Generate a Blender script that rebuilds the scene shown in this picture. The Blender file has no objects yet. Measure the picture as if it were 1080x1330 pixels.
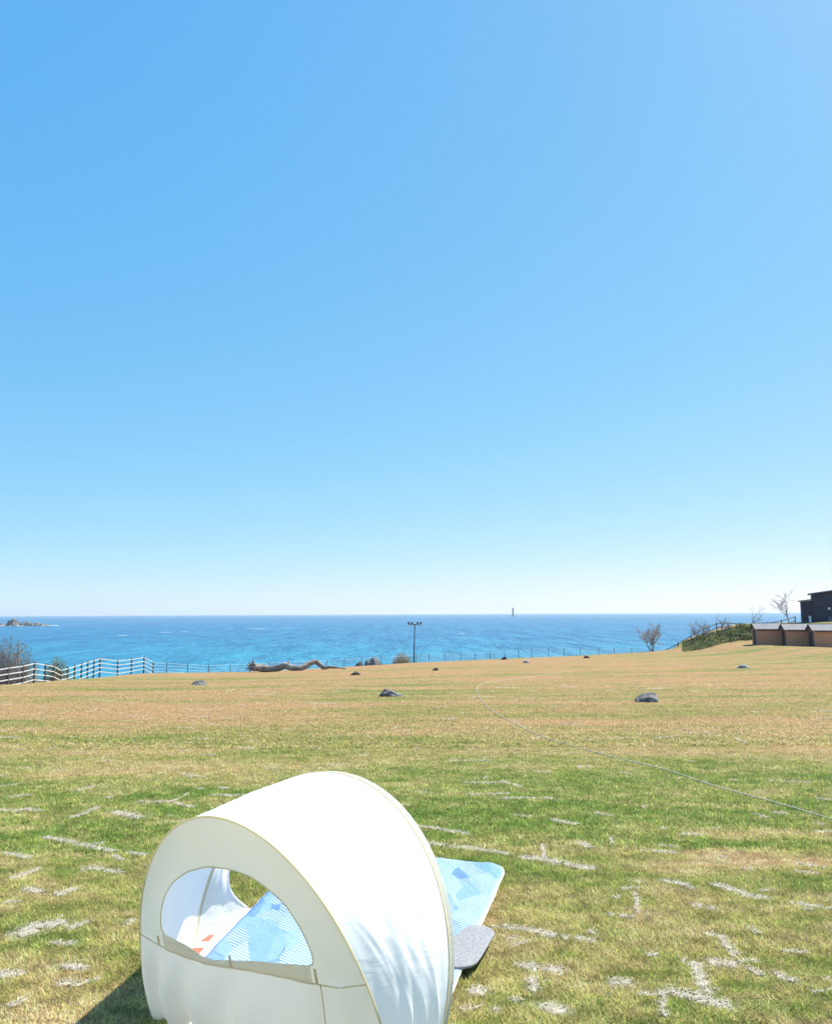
import bpy, bmesh, math, random
import numpy as np
from mathutils import Vector, noise as mnoise
random.seed(7)
rng = np.random.default_rng(11)
scene = bpy.context.scene
col = scene.collection

# ------------------------------------------------------------------ camera, sky, sun, exposure
FPX, H = 1085.0, 2.3                       # focal length in photo pixels (photo 1080x1330), eye height
PITCH = math.atan(132.0 / FPX)
ROLL = 0.0046
cam_d = bpy.data.cameras.new('camera'); cam = bpy.data.objects.new('camera', cam_d); col.objects.link(cam)
cam_d.sensor_fit = 'HORIZONTAL'; cam_d.sensor_width = 36.0; cam_d.lens = 36.0 * FPX / 1080.0
cam_d.clip_start = 0.1; cam_d.clip_end = 120000.0
cam.location = (0, 0, H)
cam.rotation_mode = 'XYZ'
from mathutils import Matrix
cam.matrix_world = Matrix.Translation((0, 0, H)) @ Matrix.Rotation(math.pi/2 + PITCH, 4, 'X') @ Matrix.Rotation(-ROLL, 4, 'Z')
scene.camera = cam

SUN_EL, SUN_AZ = math.radians(52), math.radians(52)     # azimuth to the right of the view direction (+Y)
world = bpy.data.worlds.new('World'); scene.world = world; world.use_nodes = True
wn = world.node_tree.nodes; wl = world.node_tree.links
bg = wn['Background']
sky = wn.new('ShaderNodeTexSky'); sky.sky_type = 'NISHITA'; sky.sun_disc = False
sky.sun_elevation = SUN_EL; sky.sun_rotation = SUN_AZ
sky.altitude = 0; sky.air_density = 0.5; sky.dust_density = 0.34; sky.ozone_density = 1.0
# one tone response for the whole sky (the phone's soft, saturated rendering of blue), no dependence on direction
sp_ = wn.new('ShaderNodeSeparateColor'); cb_ = wn.new('ShaderNodeCombineColor'); wl.new(sky.outputs[0], sp_.inputs[0])
for ch, (kk, gam) in enumerate(((.98, .90), (2.38, .43), (4.55, .13))):
    pw = wn.new('ShaderNodeMath'); pw.operation = 'POWER'; wl.new(sp_.outputs[ch], pw.inputs[0]); pw.inputs[1].default_value = gam
    ml = wn.new('ShaderNodeMath'); ml.operation = 'MULTIPLY'; wl.new(pw.outputs[0], ml.inputs[0]); ml.inputs[1].default_value = kk
    wl.new(ml.outputs[0], cb_.inputs[ch])
wl.new(cb_.outputs[0], bg.inputs[0]); bg.inputs[1].default_value = 0.10
sun_d = bpy.data.lights.new('sun', 'SUN'); sun = bpy.data.objects.new('sun', sun_d); col.objects.link(sun)
sun_d.energy = 5.0; sun_d.angle = math.radians(0.53); sun_d.color = (1.0, 0.95, 0.87)
sdir = Vector((math.sin(SUN_AZ)*math.cos(SUN_EL), math.cos(SUN_AZ)*math.cos(SUN_EL), math.sin(SUN_EL)))
sun.rotation_euler = sdir.to_track_quat('Z', 'Y').to_euler(); sun.location = (20, 40, 60)
scene.view_settings.view_transform = 'Standard'; scene.view_settings.look = 'None'
scene.view_settings.exposure = 0.82; scene.view_settings.gamma = 1.0
scene.view_settings.use_curve_mapping = False

# ------------------------------------------------------------------ terrain
SX = np.array([-90, -24, -15, 0, 10, 24, 33, 35.5, 38, 42, 47, 60, 120.])
SS = np.array([.045, .044, .0445, .0373, .0342, .0296, .0250, .0165, .0150, .0168, .019, .02, .02])
EX = np.array([-90, -24, -15, 0, 10, 24, 33, 38, 50, 120.])
EY = np.array([70, 79.5, 88, 100.5, 104.5, 107.5, 109, 118, 135, 150.])
SEA = -10.0
def sstep(a, b, x):
    t = np.clip((x - a) / (b - a), 0, 1); return t*t*(3 - 2*t)
def vnoise(x, y, seed=0):
    x = np.asarray(x, float); y = np.asarray(y, float)
    xi = np.floor(x).astype(np.int64); yi = np.floor(y).astype(np.int64); fx = x - xi; fy = y - yi
    fx = fx*fx*(3-2*fx); fy = fy*fy*(3-2*fy)
    def hsh(a, b):
        n = (a*374761393 + b*668265263 + seed*1442695041) & 0x7fffffff
        n = ((n ^ (n >> 13)) * 1274126177) & 0x7fffffff
        return ((n ^ (n >> 16)) & 0xffff) / 65535.0
    return ((hsh(xi, yi)*(1-fx) + hsh(xi+1, yi)*fx)*(1-fy) + (hsh(xi, yi+1)*(1-fx) + hsh(xi+1, yi+1)*fx)*fy)
def fbm(x, y, seed=0, o=4):
    s = 0; a = .5
    for k in range(o):
        s = s + a*vnoise(np.asarray(x)*2**k + 17.3*k, np.asarray(y)*2**k + 5.1*k, seed+k); a *= .5
    return s / (1 - .5**o)
def softramp(y, y0, w=4.0):
    t = np.asarray(y, float) - y0
    return np.where(t < -w, 0, np.where(t > w, t, (t + w)**2 / (4*w)))
def terrain(x, y):
    x = np.asarray(x, float); y = np.asarray(y, float)
    s = (np.interp(x-2, SX, SS) + np.interp(x+2, SX, SS) + 2*np.interp(x, SX, SS)) / 4
    s = np.where(y < 60, s*sstep(20, 60, y) + .034*(1 - sstep(20, 60, y)), s)
    z = -s * softramp(y, 8.0)
    z = z + 3.0 * sstep(33, 54, x) * sstep(98, 107, y)
    z = z + (fbm(x/6, y/6, 3, 3) - .5) * .16 * sstep(9, 16, y) * (1 - .6*sstep(80, 100, y))
    d1 = y - np.interp(x, EX, EY)
    d2 = np.where(y > 20, (-25.2 - x), -1.0) * sstep(20, 45, y)
    d = np.maximum(np.maximum(d1, d2), 0)
    z = z - .45*np.minimum(d, 3) * sstep(0, 2, d) - .38*np.maximum(d - 3, 0)
    return np.maximum(z, SEA - 2.0)
def ray(px, py):
    u = (px - 540)/FPX; v = -(py - 665)/FPX
    c, s = math.cos(ROLL), math.sin(ROLL)
    u, v = u*c + v*s, -u*s + v*c
    return np.array([u, math.cos(PITCH) - v*math.sin(PITCH), math.sin(PITCH) + v*math.cos(PITCH)])
def gnd(px, py, tmax=140):
    d = ray(px, py); o = np.array([0, 0, H]); t = np.concatenate([np.arange(2, 30, .02), np.arange(30, tmax, .06)])
    P = o + d*t[:, None]; below = P[:, 2] < terrain(P[:, 0], P[:, 1])
    i = int(np.argmax(below)) if below.any() else len(t) - 1
    p = P[i]; return Vector((p[0], p[1], float(terrain(p[0], p[1]))))
def at_depth(px, py, Y):
    d = ray(px, py); t = Y/d[1]; return Vector((d[0]*t, Y, H + d[2]*t))
def on_ground(px, Y):
    x = (px - 540)/FPX * Y * (math.cos(PITCH)); x = (px-540)/FPX*Y/math.cos(PITCH)*.986
    return Vector((x, Y, float(terrain(x, Y))))

# ------------------------------------------------------------------ helpers
def tag(o, label=None, cat=None, group=None, kind=None):
    if label: o['label'] = label
    if cat: o['category'] = cat
    if group: o['group'] = group
    if kind: o['kind'] = kind
    return o
def empty(name, loc, label, cat, group=None):
    o = bpy.data.objects.new(name, None); col.objects.link(o); o.location = loc; o.empty_display_size = .2
    return tag(o, label, cat, group)
class MB:
    def __init__(s): s.v = []; s.f = []
    def add(s, vs, fs):
        b = len(s.v); s.v += [tuple(v) for v in vs]; s.f += [tuple(i + b for i in f) for f in fs]; return s
    def box(s, c, size, ax=None):
        hx, hy, hz = [q/2 for q in size]; c = Vector(c)
        X, Y, Z = ax if ax else (Vector((1, 0, 0)), Vector((0, 1, 0)), Vector((0, 0, 1)))
        vs = [c + X*(sx*hx) + Y*(sy*hy) + Z*(sz*hz) for sz in (-1, 1) for sy in (-1, 1) for sx in (-1, 1)]
        return s.add(vs, [(0, 2, 3, 1), (4, 5, 7, 6), (0, 1, 5, 4), (2, 6, 7, 3), (0, 4, 6, 2), (1, 3, 7, 5)])
    def tube(s, pts, rad, n=6, cap=True):
        pts = [Vector(p) for p in pts]; rad = rad if hasattr(rad, '__len__') else [rad]*len(pts)
        vs = []; ref = None
        for i, p in enumerate(pts):
            t = (pts[min(i+1, len(pts)-1)] - pts[max(i-1, 0)]).normalized()
            if ref is None:
                ref = Vector((0, 0, 1)) if abs(t.z) < .9 else Vector((1, 0, 0))
            u = t.cross(ref);
            if u.length < 1e-5: u = t.orthogonal()
            u.normalize(); w = u.cross(t).normalized(); ref = w
            for k in range(n):
                a = 2*math.pi*k/n; vs.append(p + (u*math.cos(a) + w*math.sin(a))*rad[i])
        fs = []
        for i in range(len(pts)-1):
            for k in range(n):
                a = i*n + k; b = i*n + (k+1) % n; fs.append((a, b, b+n, a+n))
        if cap:
            fs.append(tuple(range(n-1, -1, -1))); fs.append(tuple((len(pts)-1)*n + k for k in range(n)))
        return s.add(vs, fs)
    def grid(s, P, closed=False):
        P = np.asarray(P); a, b = P.shape[:2]
        fs = [(i*b + j, i*b + (j+1) % b, (i+1)*b + (j+1) % b, (i+1)*b + j) for i in range(a-1) for j in range(b if closed else b-1)]
        return s.add(P.reshape(-1, 3).tolist(), fs)
    def build(s, name, m, parent=None, smooth=False, origin=None):
        me = bpy.data.meshes.new(name)
        o0 = Vector(origin) if origin is not None else Vector((0, 0, 0))
        if parent is not None:
            M = parent_world(parent); Mi = M.inverted()
            vs = [Mi @ Vector(v) for v in s.v]
        else: vs = [Vector(v) - o0 for v in s.v]
        me.from_pydata(vs, [], s.f); me.update()
        bm = bmesh.new(); bm.from_mesh(me); bmesh.ops.recalc_face_normals(bm, faces=bm.faces); bm.to_mesh(me); bm.free()
        if smooth: me.polygons.foreach_set('use_smooth', [True]*len(me.polygons))
        o = bpy.data.objects.new(name, me); col.objects.link(o); me.materials.append(m)
        if parent is not None: o.parent = parent
        else: o.location = o0
        return o
def parent_world(p):
    M = Matrix.LocRotScale(p.location, p.rotation_euler, p.scale)
    while p.parent is not None:
        p = p.parent; M = Matrix.LocRotScale(p.location, p.rotation_euler, p.scale) @ M
    return M
def raw_mesh(name, V, F, mats, smooth=False, attrs=None):
    """fast triangle/quad mesh from numpy arrays"""
    me = bpy.data.meshes.new(name); n = F.shape[1]
    me.vertices.add(len(V)); me.vertices.foreach_set('co', np.ascontiguousarray(V, np.float32).ravel())
    me.loops.add(F.size); me.loops.foreach_set('vertex_index', np.ascontiguousarray(F, np.int32).ravel())
    me.polygons.add(len(F)); me.polygons.foreach_set('loop_start', np.arange(0, F.size, n, dtype=np.int32))
    if smooth: me.polygons.foreach_set('use_smooth', np.ones(len(F), bool))
    for k, (kind, arr) in (attrs or {}).items():
        a = me.attributes.new(k, kind, 'POINT')
        a.data.foreach_set('color' if kind == 'FLOAT_COLOR' else 'value', np.ascontiguousarray(arr, np.float32).ravel())
    me.update(calc_edges=True)
    o = bpy.data.objects.new(name, me); col.objects.link(o); me.materials.append(mats)
    return o

# ------------------------------------------------------------------ materials
def new_mat(name):
    m = bpy.data.materials.new(name); m.use_nodes = True
    nt = m.node_tree; return m, nt.nodes, nt.links, nt.nodes['Principled BSDF']
def mixc(N, L, fac, a, b, mode='MIX'):
    n = N.new('ShaderNodeMix'); n.data_type = 'RGBA'; n.blend_type = mode
    for sock, val in ((0, fac), (6, a), (7, b)):
        if hasattr(val, 'is_linked'): L.new(val, n.inputs[sock])
        elif sock == 0: n.inputs[0].default_value = val
        else: n.inputs[sock].default_value = (*val, 1)
    return n.outputs[2]
def coords(N, L, kind='Object', scale=(1, 1, 1)):
    if kind == 'World': g = N.new('ShaderNodeNewGeometry'); s = g.outputs['Position']
    else: g = N.new('ShaderNodeTexCoord'); s = g.outputs[kind]
    mp = N.new('ShaderNodeMapping'); mp.inputs['Scale'].default_value = scale; L.new(s, mp.inputs[0]); return mp.outputs[0]
def noise_tex(N, L, vec, scale, detail=4, rough=.55, dist=0):
    n = N.new('ShaderNodeTexNoise'); L.new(vec, n.inputs['Vector']); n.inputs['Scale'].default_value = scale
    n.inputs['Detail'].default_value = detail; n.inputs['Roughness'].default_value = rough; n.inputs['Distortion'].default_value = dist
    return n.outputs['Fac']
def ramp(N, L, fac, stops):
    r = N.new('ShaderNodeValToRGB'); L.new(fac, r.inputs[0])
    while len(r.color_ramp.elements) < len(stops): r.color_ramp.elements.new(.5)
    for e, (p, c) in zip(r.color_ramp.elements, stops):
        e.position = p; e.color = (*c, 1) if len(c) == 3 else c
    return r.outputs[0]
def bump(N, L, bsdf, h, strength, dist):
    b = N.new('ShaderNodeBump'); b.inputs['Strength'].default_value = strength; b.inputs['Distance'].default_value = dist
    L.new(h, b.inputs['Height']); L.new(b.outputs[0], bsdf.inputs['Normal']); return b
def simple(name, c1, c2, scale=4, rough=.7, bs=.3, bd=.02, kind='Object', stretch=(1, 1, 1), spec=.4):
    m, N, L, B = new_mat(name); v = coords(N, L, kind, stretch); f = noise_tex(N, L, v, scale, 5, .6)
    c = ramp(N, L, f, [(.3, c1), (.7, c2)]); L.new(c, B.inputs['Base Color']); B.inputs['Roughness'].default_value = rough
    B.inputs['Specular IOR Level'].default_value = spec
    if bs: bump(N, L, B, f, bs, bd)
    return m
def cloth(name, c1, c2, transl, rough=.6, wr=.25, spec=.3):
    m, N, L, B = new_mat(name); v = coords(N, L, 'Object')
    f = noise_tex(N, L, v, 3.0, 3, .5, .6); c = ramp(N, L, f, [(.3, c1), (.7, c2)]); L.new(c, B.inputs['Base Color'])
    B.inputs['Roughness'].default_value = rough; B.inputs['Specular IOR Level'].default_value = spec
    f2 = noise_tex(N, L, coords(N, L, 'Object', (.9, 1.1, 2.6)), 4.0, 5, .55, 1.8); bump(N, L, B, f2, wr, .03)
    t = N.new('ShaderNodeBsdfTranslucent'); L.new(c, t.inputs[0])
    mx = N.new('ShaderNodeMixShader'); mx.inputs[0].default_value = transl
    L.new(B.outputs[0], mx.inputs[1]); L.new(t.outputs[0], mx.inputs[2])
    L.new(mx.outputs[0], N['Material Output'].inputs[0]); return m
M = {}
M['roof'] = cloth('white_canopy_cloth', (.87, .88, .88), (.91, .91, .90), .36, .42, .16)
M['panel'] = cloth('cream_panel_cloth', (.89, .83, .68), (.92, .86, .72), .6, .7, .15)
M['skirt'] = cloth('cream_skirt_cloth', (.90, .81, .67), (.94, .85, .72), .6, .7, .3)
M['wing'] = cloth('white_wing_cloth', (.80, .80, .77), (.84, .84, .82), .5, .6, .4)
M['piping'] = cloth('tan_piping', (.90, .80, .55), (.94, .85, .62), .5, .7, .1)
M['tie'] = cloth('tan_tape', (.86, .72, .52), (.92, .78, .58), .45, .7, .1)
M['sleeve'] = cloth('grey_green_sleeve', (.42, .43, .35), (.50, .50, .42), .1, .7, .2)
M['floor'] = cloth('tent_floor', (.78, .78, .76), (.82, .82, .80), .05, .6, .3)
M['red'] = simple('red_print', (.62, .10, .06), (.68, .14, .09), 8, .7, .1)
M['binding'] = simple('white_binding', (.78, .78, .78), (.84, .84, .84), 20, .6, .2)
M['greyfelt'] = simple('grey_felt', (.19, .19, .195), (.33, .33, .335), 60, .95, .6, .006)
M['rock'] = simple('field_rock', (.03, .03, .032), (.28, .265, .24), 2.6, .9, 1.0, .10)
M['rock_pale'] = simple('pale_rock', (.20, .19, .18), (.44, .42, .38), 4, .9, .7, .05)
M['rock_brown'] = simple('brown_rock', (.045, .03, .025), (.13, .10, .08), 4, .9, .7, .05)
M['islet'] = simple('islet_rock', (.03, .028, .032), (.30, .26, .22), .25, .9, .8, .5)
M['foam'] = simple('foam', (.75, .78, .8), (.85, .86, .87), .5, .9, .2)
M['driftwood'] = simple('driftwood', (.075, .055, .045), (.44, .38, .32), 2.0, .85, .6, .04, 'Object', (.6, 3, 3))
M['post'] = simple('dark_post', (.045, .04, .042), (.09, .08, .08), 6, .75, .3)
M['slimpost'] = simple('slim_post', (.12, .14, .16), (.20, .22, .24), 6, .7, .2)
M['rail'] = simple('white_rail', (.44, .44, .42), (.66, .65, .63), 5, .55, .15)
M['cable'] = simple('pale_cable', (.46, .54, .58), (.58, .64, .68), 5, .5, .1)
M['darkrail'] = simple('dark_rail', (.05, .05, .06), (.10, .10, .12), 5, .7, .2)
M['lamp_metal'] = simple('lamp_metal', (.05, .055, .07), (.09, .10, .12), 5, .5, .1)
M['lampglass'] = simple('lamp_glass', (.5, .5, .5), (.6, .6, .6), 5, .2, 0)
M['bark'] = simple('pale_bark', (.20, .17, .15), (.36, .32, .29), 5, .9, .5)
M['twig'] = simple('twig', (.26, .22, .21), (.46, .41, .39), 3, .9, .2)
M['straw'] = simple('straw_twig', (.34, .28, .18), (.52, .44, .30), 3, .9, .2)
M['cabwood'] = simple('cabin_board', (.54, .235, .13), (.68, .335, .20), 3, .8, .4, .02, 'Object', (.5, 4, 8))
M['cabend_shaded'] = simple('cabin_end_board_shaded', (.20, .12, .09), (.28, .17, .13), 3, .8, .4, .02, 'Object', (4, 4, .5))  # darker than the front boards: the gable end's shade is in the colour
M['cabroof'] = simple('cabin_roof', (.17, .16, .165), (.24, .23, .23), 2, .8, .4, .02)
M['cabdark'] = simple('cabin_dark', (.035, .022, .018), (.06, .04, .03), 3, .8, .2)
M['darkwall'] = simple('dark_wall', (.040, .036, .058), (.062, .056, .082), 2, .7, .2)
M['darkroof'] = simple('slate_roof', (.10, .115, .135), (.16, .175, .2), 2, .5, .2)
M['white'] = simple('white_paint', (.74, .74, .74), (.82, .82, .82), 3, .5, .1)
M['stone_tower'] = simple('tower_paint', (.16, .17, .18), (.24, .25, .26), .3, .8, .2)
M['hose'] = simple('hose_rubber', (.50, .49, .40), (.62, .60, .50), 10, .5, .1)

def leaf_mat(name):
    m, N, L, B = new_mat(name)
    a = N.new('ShaderNodeAttribute'); a.attribute_name = 'col'; L.new(a.outputs['Color'], B.inputs['Base Color'])
    B.inputs['Roughness'].default_value = .75; B.inputs['Specular IOR Level'].default_value = .2
    t = N.new('ShaderNodeBsdfTranslucent'); L.new(a.outputs['Color'], t.inputs[0])
    mx = N.new('ShaderNodeMixShader'); mx.inputs[0].default_value = .42
    L.new(B.outputs[0], mx.inputs[1]); L.new(t.outputs[0], mx.inputs[2]); L.new(mx.outputs[0], N['Material Output'].inputs[0])
    return m
M['leaf'] = leaf_mat('leaf_blade')

# lawn colours, shared by the sheet and the blades
STRAW = np.array([.40, .285, .145]); TAN = np.array([.42, .265, .14]); GREEN = np.array([.115, .165, .040]); OLIVE = np.array([.24, .225, .075])
def lawn_sheet_mat():
    m, N, L, B = new_mat('lawn'); W = coords(N, L, 'World')
    at = N.new('ShaderNodeAttribute'); at.attribute_name = 'green'
    n1 = noise_tex(N, L, W, 3.2, 6, .65, .4); n2 = noise_tex(N, L, coords(N, L, 'World', (.22, 1.1, 1)), 1.4, 6, .65, .5)
    n3 = noise_tex(N, L, W, 28, 5, .7)
    def M2(op, a, b):
        q = N.new('ShaderNodeMath'); q.operation = op
        for i, s in enumerate((a, b)):
            if hasattr(s, 'is_linked'): L.new(s, q.inputs[i])
            else: q.inputs[i].default_value = s
        return q.outputs[0]
    s = M2('ADD', at.outputs['Fac'], M2('MULTIPLY', M2('SUBTRACT', n1, .5), .95))
    s = M2('ADD', s, M2('MULTIPLY', M2('SUBTRACT', n2, .5), 1.35))
    s = M2('ADD', s, M2('MULTIPLY', M2('SUBTRACT', n3, .5), .8))
    c = ramp(N, L, s, [(.02, (.335, .20, .10)), (.20, (.295, .20, .09)), (.36, (.25, .195, .072)), (.55, (.195, .19, .058)), (.9, (.11, .155, .035))])
    pale = ramp(N, L, noise_tex(N, L, coords(N, L, 'World', (.5, 1.6, 1)), 2.6, 5, .7, .6), [(.66, (0, 0, 0)), (.74, (1, 1, 1))])
    c = mixc(N, L, M2('MULTIPLY', pale, .45), c, (.50, .40, .25))
    n4 = noise_tex(N, L, coords(N, L, 'World', (.35, 1, 1)), 4.5, 7, .75, .8)
    c = mixc(N, L, 1.0, c, ramp(N, L, n4, [(.32, (.58, .57, .55)), (.52, (1, 1, 1)), (.72, (1.25, 1.22, 1.18))]), 'MULTIPLY')
    L.new(c, B.inputs['Base Color']); B.inputs['Roughness'].default_value = .95; B.inputs['Specular IOR Level'].default_value = .1
    bump(N, L, B, n4, .9, .06); return m
M['lawn'] = lawn_sheet_mat()
def zone_py(y):                              # world distance -> the photograph's row, for the lawn's colour bands
    z = np.interp(y, ZT[0], ZT[1]); return z
_yy = np.concatenate([np.arange(3.5, 30, .25), np.arange(30, 110, 1.0)])
def _row(y):
    z = float(terrain(0.0, y)) - H; dep = y*math.cos(PITCH) + z*math.sin(PITCH); up = -y*math.sin(PITCH) + z*math.cos(PITCH)
    return 665 - FPX*up/dep
ZT = (_yy, np.array([_row(v) for v in _yy]))
BANDS = np.array([[850, .10], [880, .14], [905, .20], [925, .22], [945, .40], [965, .36], [985, .36], [1005, .56], [1040, .62], [1075, .56], [1100, .48], [1130, .44], [1180, .40], [1250, .42], [1330, .44], [1500, .44]])
ELL = []                                    # hand-placed patches: x, y, rx, ry, gain
def patch(px, py, rx, ry, g):
    p = gnd(px, py); ELL.append((p.x, p.y, rx, ry, g))
for a in ((720, 1035, 2.2, 1.4, .36), (860, 1060, 1.5, .8, .30), (1040, 1088, 1.2, .5, .35), (90, 962, 5, .9, .30), (210, 985, 3, .8, .22), (250, 1030, 1.4, .6, .2),
          (640, 1045, 1.5, .8, .15), (560, 1130, .6, .4, .2), (880, 975, 5, 1.1, -.34), (1000, 940, 5, 3, -.12), (960, 1085, 1.4, .3, -.7), (1030, 1120, 1.2, .2, -.8), (930, 1108, .8, .14, -.6),
          (300, 925, 8, 2, -.2), (150, 1005, 1.8, .4, -.35), (330, 1040, 1.0, .4, -.3), (700, 1150, .6, .3, -.2), (640, 1180, .5, .6, -.3), (60, 1180, .6, .4, -.2),
          (930, 1150, .7, .2, .15), (1000, 1010, 2, .8, .1), (520, 915, 6, 2, -.1), (1060, 900, 4, 3, .2), (560, 945, 6, 1.4, .12)):
    patch(*a)
def green(x, y):
    g = np.interp(zone_py(y), BANDS[:, 0], BANDS[:, 1]) + .07
    g = g + (fbm(x/2.6, y/1.3, 21, 4) - .5)*.75 + (fbm(x/9, y/4, 31, 3) - .5)*.55 + (fbm(x/16, y/2.2, 41, 4) - .5)*(.3 + .8*sstep(12, 35, y))
    for ex, ey, rx, ry, k in ELL:
        g = g + k*np.exp(-(((x-ex)/rx)**2 + ((y-ey)/ry)**2))
    return np.clip(g, 0, 1)
def axis(segs):
    out = [segs[0][0]]
    for a, b, st0, st1 in segs:
        x = a
        while x < b - 1e-6:
            t = (x-a)/(b-a); x = min(b, x + st0 + (st1-st0)*t); out.append(x)
    return np.array(out)
xs_p = axis([(0, 10, .16, .25), (10, 60, .3, .9), (60, 150, 1.2, 5)]); xs = np.concatenate([-xs_p[:0:-1], xs_p])
ys = axis([(-30, 3, 6, .8), (3, 14, .14, .2), (14, 120, .2, .9), (120, 180, 1, 4)])
GX, GY = np.meshgrid(xs, ys); GZ = terrain(GX, GY)
V = np.stack([GX, GY, GZ], -1).reshape(-1, 3); nx, ny = len(xs), len(ys)
I = np.arange(nx*ny).reshape(ny, nx)
F = np.stack([I[:-1, :-1], I[:-1, 1:], I[1:, 1:], I[1:, :-1]], -1).reshape(-1, 4)
ground = raw_mesh('ground', V, F, M['lawn'], True, {'green': ('FLOAT', green(V[:, 0], V[:, 1]))})
tag(ground, 'wide patchy lawn of straw and green sod running down to the sea', 'lawn', kind='structure')

# ------------------------------------------------------------------ sea
def sea_mat():
    m, N, L, B = new_mat('sea'); g = N.new('ShaderNodeNewGeometry')
    ln = N.new('ShaderNodeVectorMath'); ln.operation = 'LENGTH'; L.new(g.outputs['Position'], ln.inputs[0])
    n0 = noise_tex(N, L, coords(N, L, 'World', (.003, .012, 1)), 1, 4, .6)
    mul = N.new('ShaderNodeMath'); mul.operation = 'MULTIPLY_ADD'; L.new(n0, mul.inputs[0]); mul.inputs[1].default_value = 160; L.new(ln.outputs['Value'], mul.inputs[2])
    mr = N.new('ShaderNodeMapRange'); L.new(mul.outputs[0], mr.inputs[0]); mr.inputs[1].default_value = 200; mr.inputs[2].default_value = 1400
    c = ramp(N, L, mr.outputs[0], [(0, (.022, .28, .33)), (.08, (.020, .215, .315)), (.28, (.024, .165, .29)), (1, (.045, .175, .30))])
    w1 = noise_tex(N, L, coords(N, L, 'World', (.16, .06, 1)), 1, 5, .62, .3)
    w2 = noise_tex(N, L, coords(N, L, 'World', (.035, .007, 1)), 1, 5, .62, .3)
    ad = N.new('ShaderNodeMath'); ad.operation = 'MULTIPLY_ADD'; L.new(w2, ad.inputs[0]); ad.inputs[1].default_value = 3.0; L.new(w1, ad.inputs[2])
    w3 = noise_tex(N, L, coords(N, L, 'World', (.07, .018, 1)), 1, 6, .7, .4)
    c = mixc(N, L, ramp(N, L, w3, [(.40, (1, 1, 1)), (.60, (0, 0, 0))]), c, mixc(N, L, 1.0, c, (.45, .62, .74), 'MULTIPLY'))  # dark streaks paint the shading of wave slopes into the water colour
    L.new(c, B.inputs['Base Color']); B.inputs['Roughness'].default_value = .35; B.inputs['IOR'].default_value = 1.33
    B.inputs['Specular IOR Level'].default_value = .35
    bump(N, L, B, ad.outputs[0], 1.0, 3.2); return m
M['sea'] = sea_mat()
mb = MB()
rr = [0, 150, 400, 1000, 3000, 9000, 19000]
P = [[(r*math.cos(a), 60 + r*math.sin(a), SEA) for a in np.linspace(0, 2*math.pi, 97)[:-1]] for r in rr[1:]]
mb.grid(P, True); mb.add([(r[0], r[1], r[2]) for r in P[0]], [tuple(range(96))])
sea = mb.build('sea', M['sea']); tag(sea, 'blue sea turning turquoise towards the shore', 'sea', kind='structure')

# ------------------------------------------------------------------ pale dry joints between the sods
SEAMS = []                                  # photo polylines (px) with a width in px
def z7(w, *p): SEAMS.append(([(600 + x/2.25, 860 + y/2.25) for x, y in p], w/2.25))
def z6(w, *p): SEAMS.append(([(x/2.7, 900 + y/2.7) for x, y in p], w/2.7))
def z2(w, *p): SEAMS.append(([(380 + x/3.857, 990 + y/3.857) for x, y in p], w/3.857))
z7(11, (0, 545), (140, 568)); z7(15, (175, 572), (290, 590), (385, 607)); z7(14, (232, 535), (240, 575)); z7(12, (260, 463), (335, 478)); z7(6, (115, 350), (170, 368))
z7(9, (525, 553), (620, 560)); z7(9, (640, 505), (700, 505)); z7(6, (385, 442), (440, 452)); z7(8, (850, 445), (890, 458)); z7(14, (740, 652), (830, 685), (890, 695))
z7(13, (670, 712), (740, 728)); z7(9, (960, 705), (1080, 725)); z7(13, (505, 680), (512, 735)); z7(10, (425, 740), (500, 750)); z7(13, (110, 775), (220, 785), (300, 805), (390, 820))
z7(18, (710, 797), (760, 805), (775, 830), (795, 865)); z7(18, (720, 880), (800, 890)); z7(18, (830, 895), (880, 920)); z7(28, (645, 873), (685, 885), (700, 930), (725, 970)); z7(20, (600, 970), (690, 985), (785, 1010))
z7(18, (430, 940), (490, 945)); z7(18, (175, 885), (290, 910)); z7(26, (195, 930), (205, 970)); z7(14, (540, 855), (590, 862)); z7(20, (230, 1010), (300, 1030)); z7(16, (580, 965), (590, 1040))
z7(14, (910, 915), (970, 940)); z7(7, (975, 590), (1060, 605)); z7(6, (970, 615), (1040, 620)); z7(14, (830, 780), (870, 800)); z7(6, (700, 352), (720, 354)); z7(8, (780, 345), (815, 347)); z7(6, (905, 442), (955, 446))
z7(10, (340, 530), (375, 545)); z7(8, (430, 515), (440, 535)); z7(14, (20, 970), (60, 975)); z7(12, (140, 990), (170, 1000)); z7(9, (580, 640), (660, 655)); z7(4, (100, 402), (140, 404)); z7(7, (1030, 497), (1080, 500))
z6(13, (155, 510), (260, 530)); z6(13, (270, 535), (400, 560)); z6(10, (10, 565), (110, 580)); z6(15, (310, 615), (420, 635)); z6(12, (45, 655), (135, 620)); z6(24, (395, 420), (490, 440)); z6(11, (250, 440), (345, 405))
z6(8, (480, 385), (590, 385), (680, 405)); z6(7, (595, 385), (660, 355)); z6(15, (35, 368), (90, 360)); z6(14, (90, 690), (150, 705)); z6(14, (195, 715), (265, 690)); z6(34, (75, 860), (140, 815), (225, 810)); z6(16, (240, 835), (310, 805))
z6(12, (60, 415), (110, 410)); z6(18, (220, 965), (290, 970)); z6(14, (200, 1035), (250, 1015)); z6(12, (30, 1105), (90, 1080)); z6(24, (0, 1000), (40, 990)); z6(20, (440, 820), (470, 800)); z6(8, (265, 345), (330, 330)); z6(6, (840, 195), (890, 200)); z6(8, (0, 330), (60, 322))
z6(12, (440, 565), (510, 572)); z6(18, (60, 1000), (90, 985)); z6(14, (180, 880), (260, 885)); z6(5, (270, 208), (300, 212)); z6(4, (170, 190), (200, 192)); z6(6, (640, 285), (720, 300)); z6(8, (765, 335), (800, 338))
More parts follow.
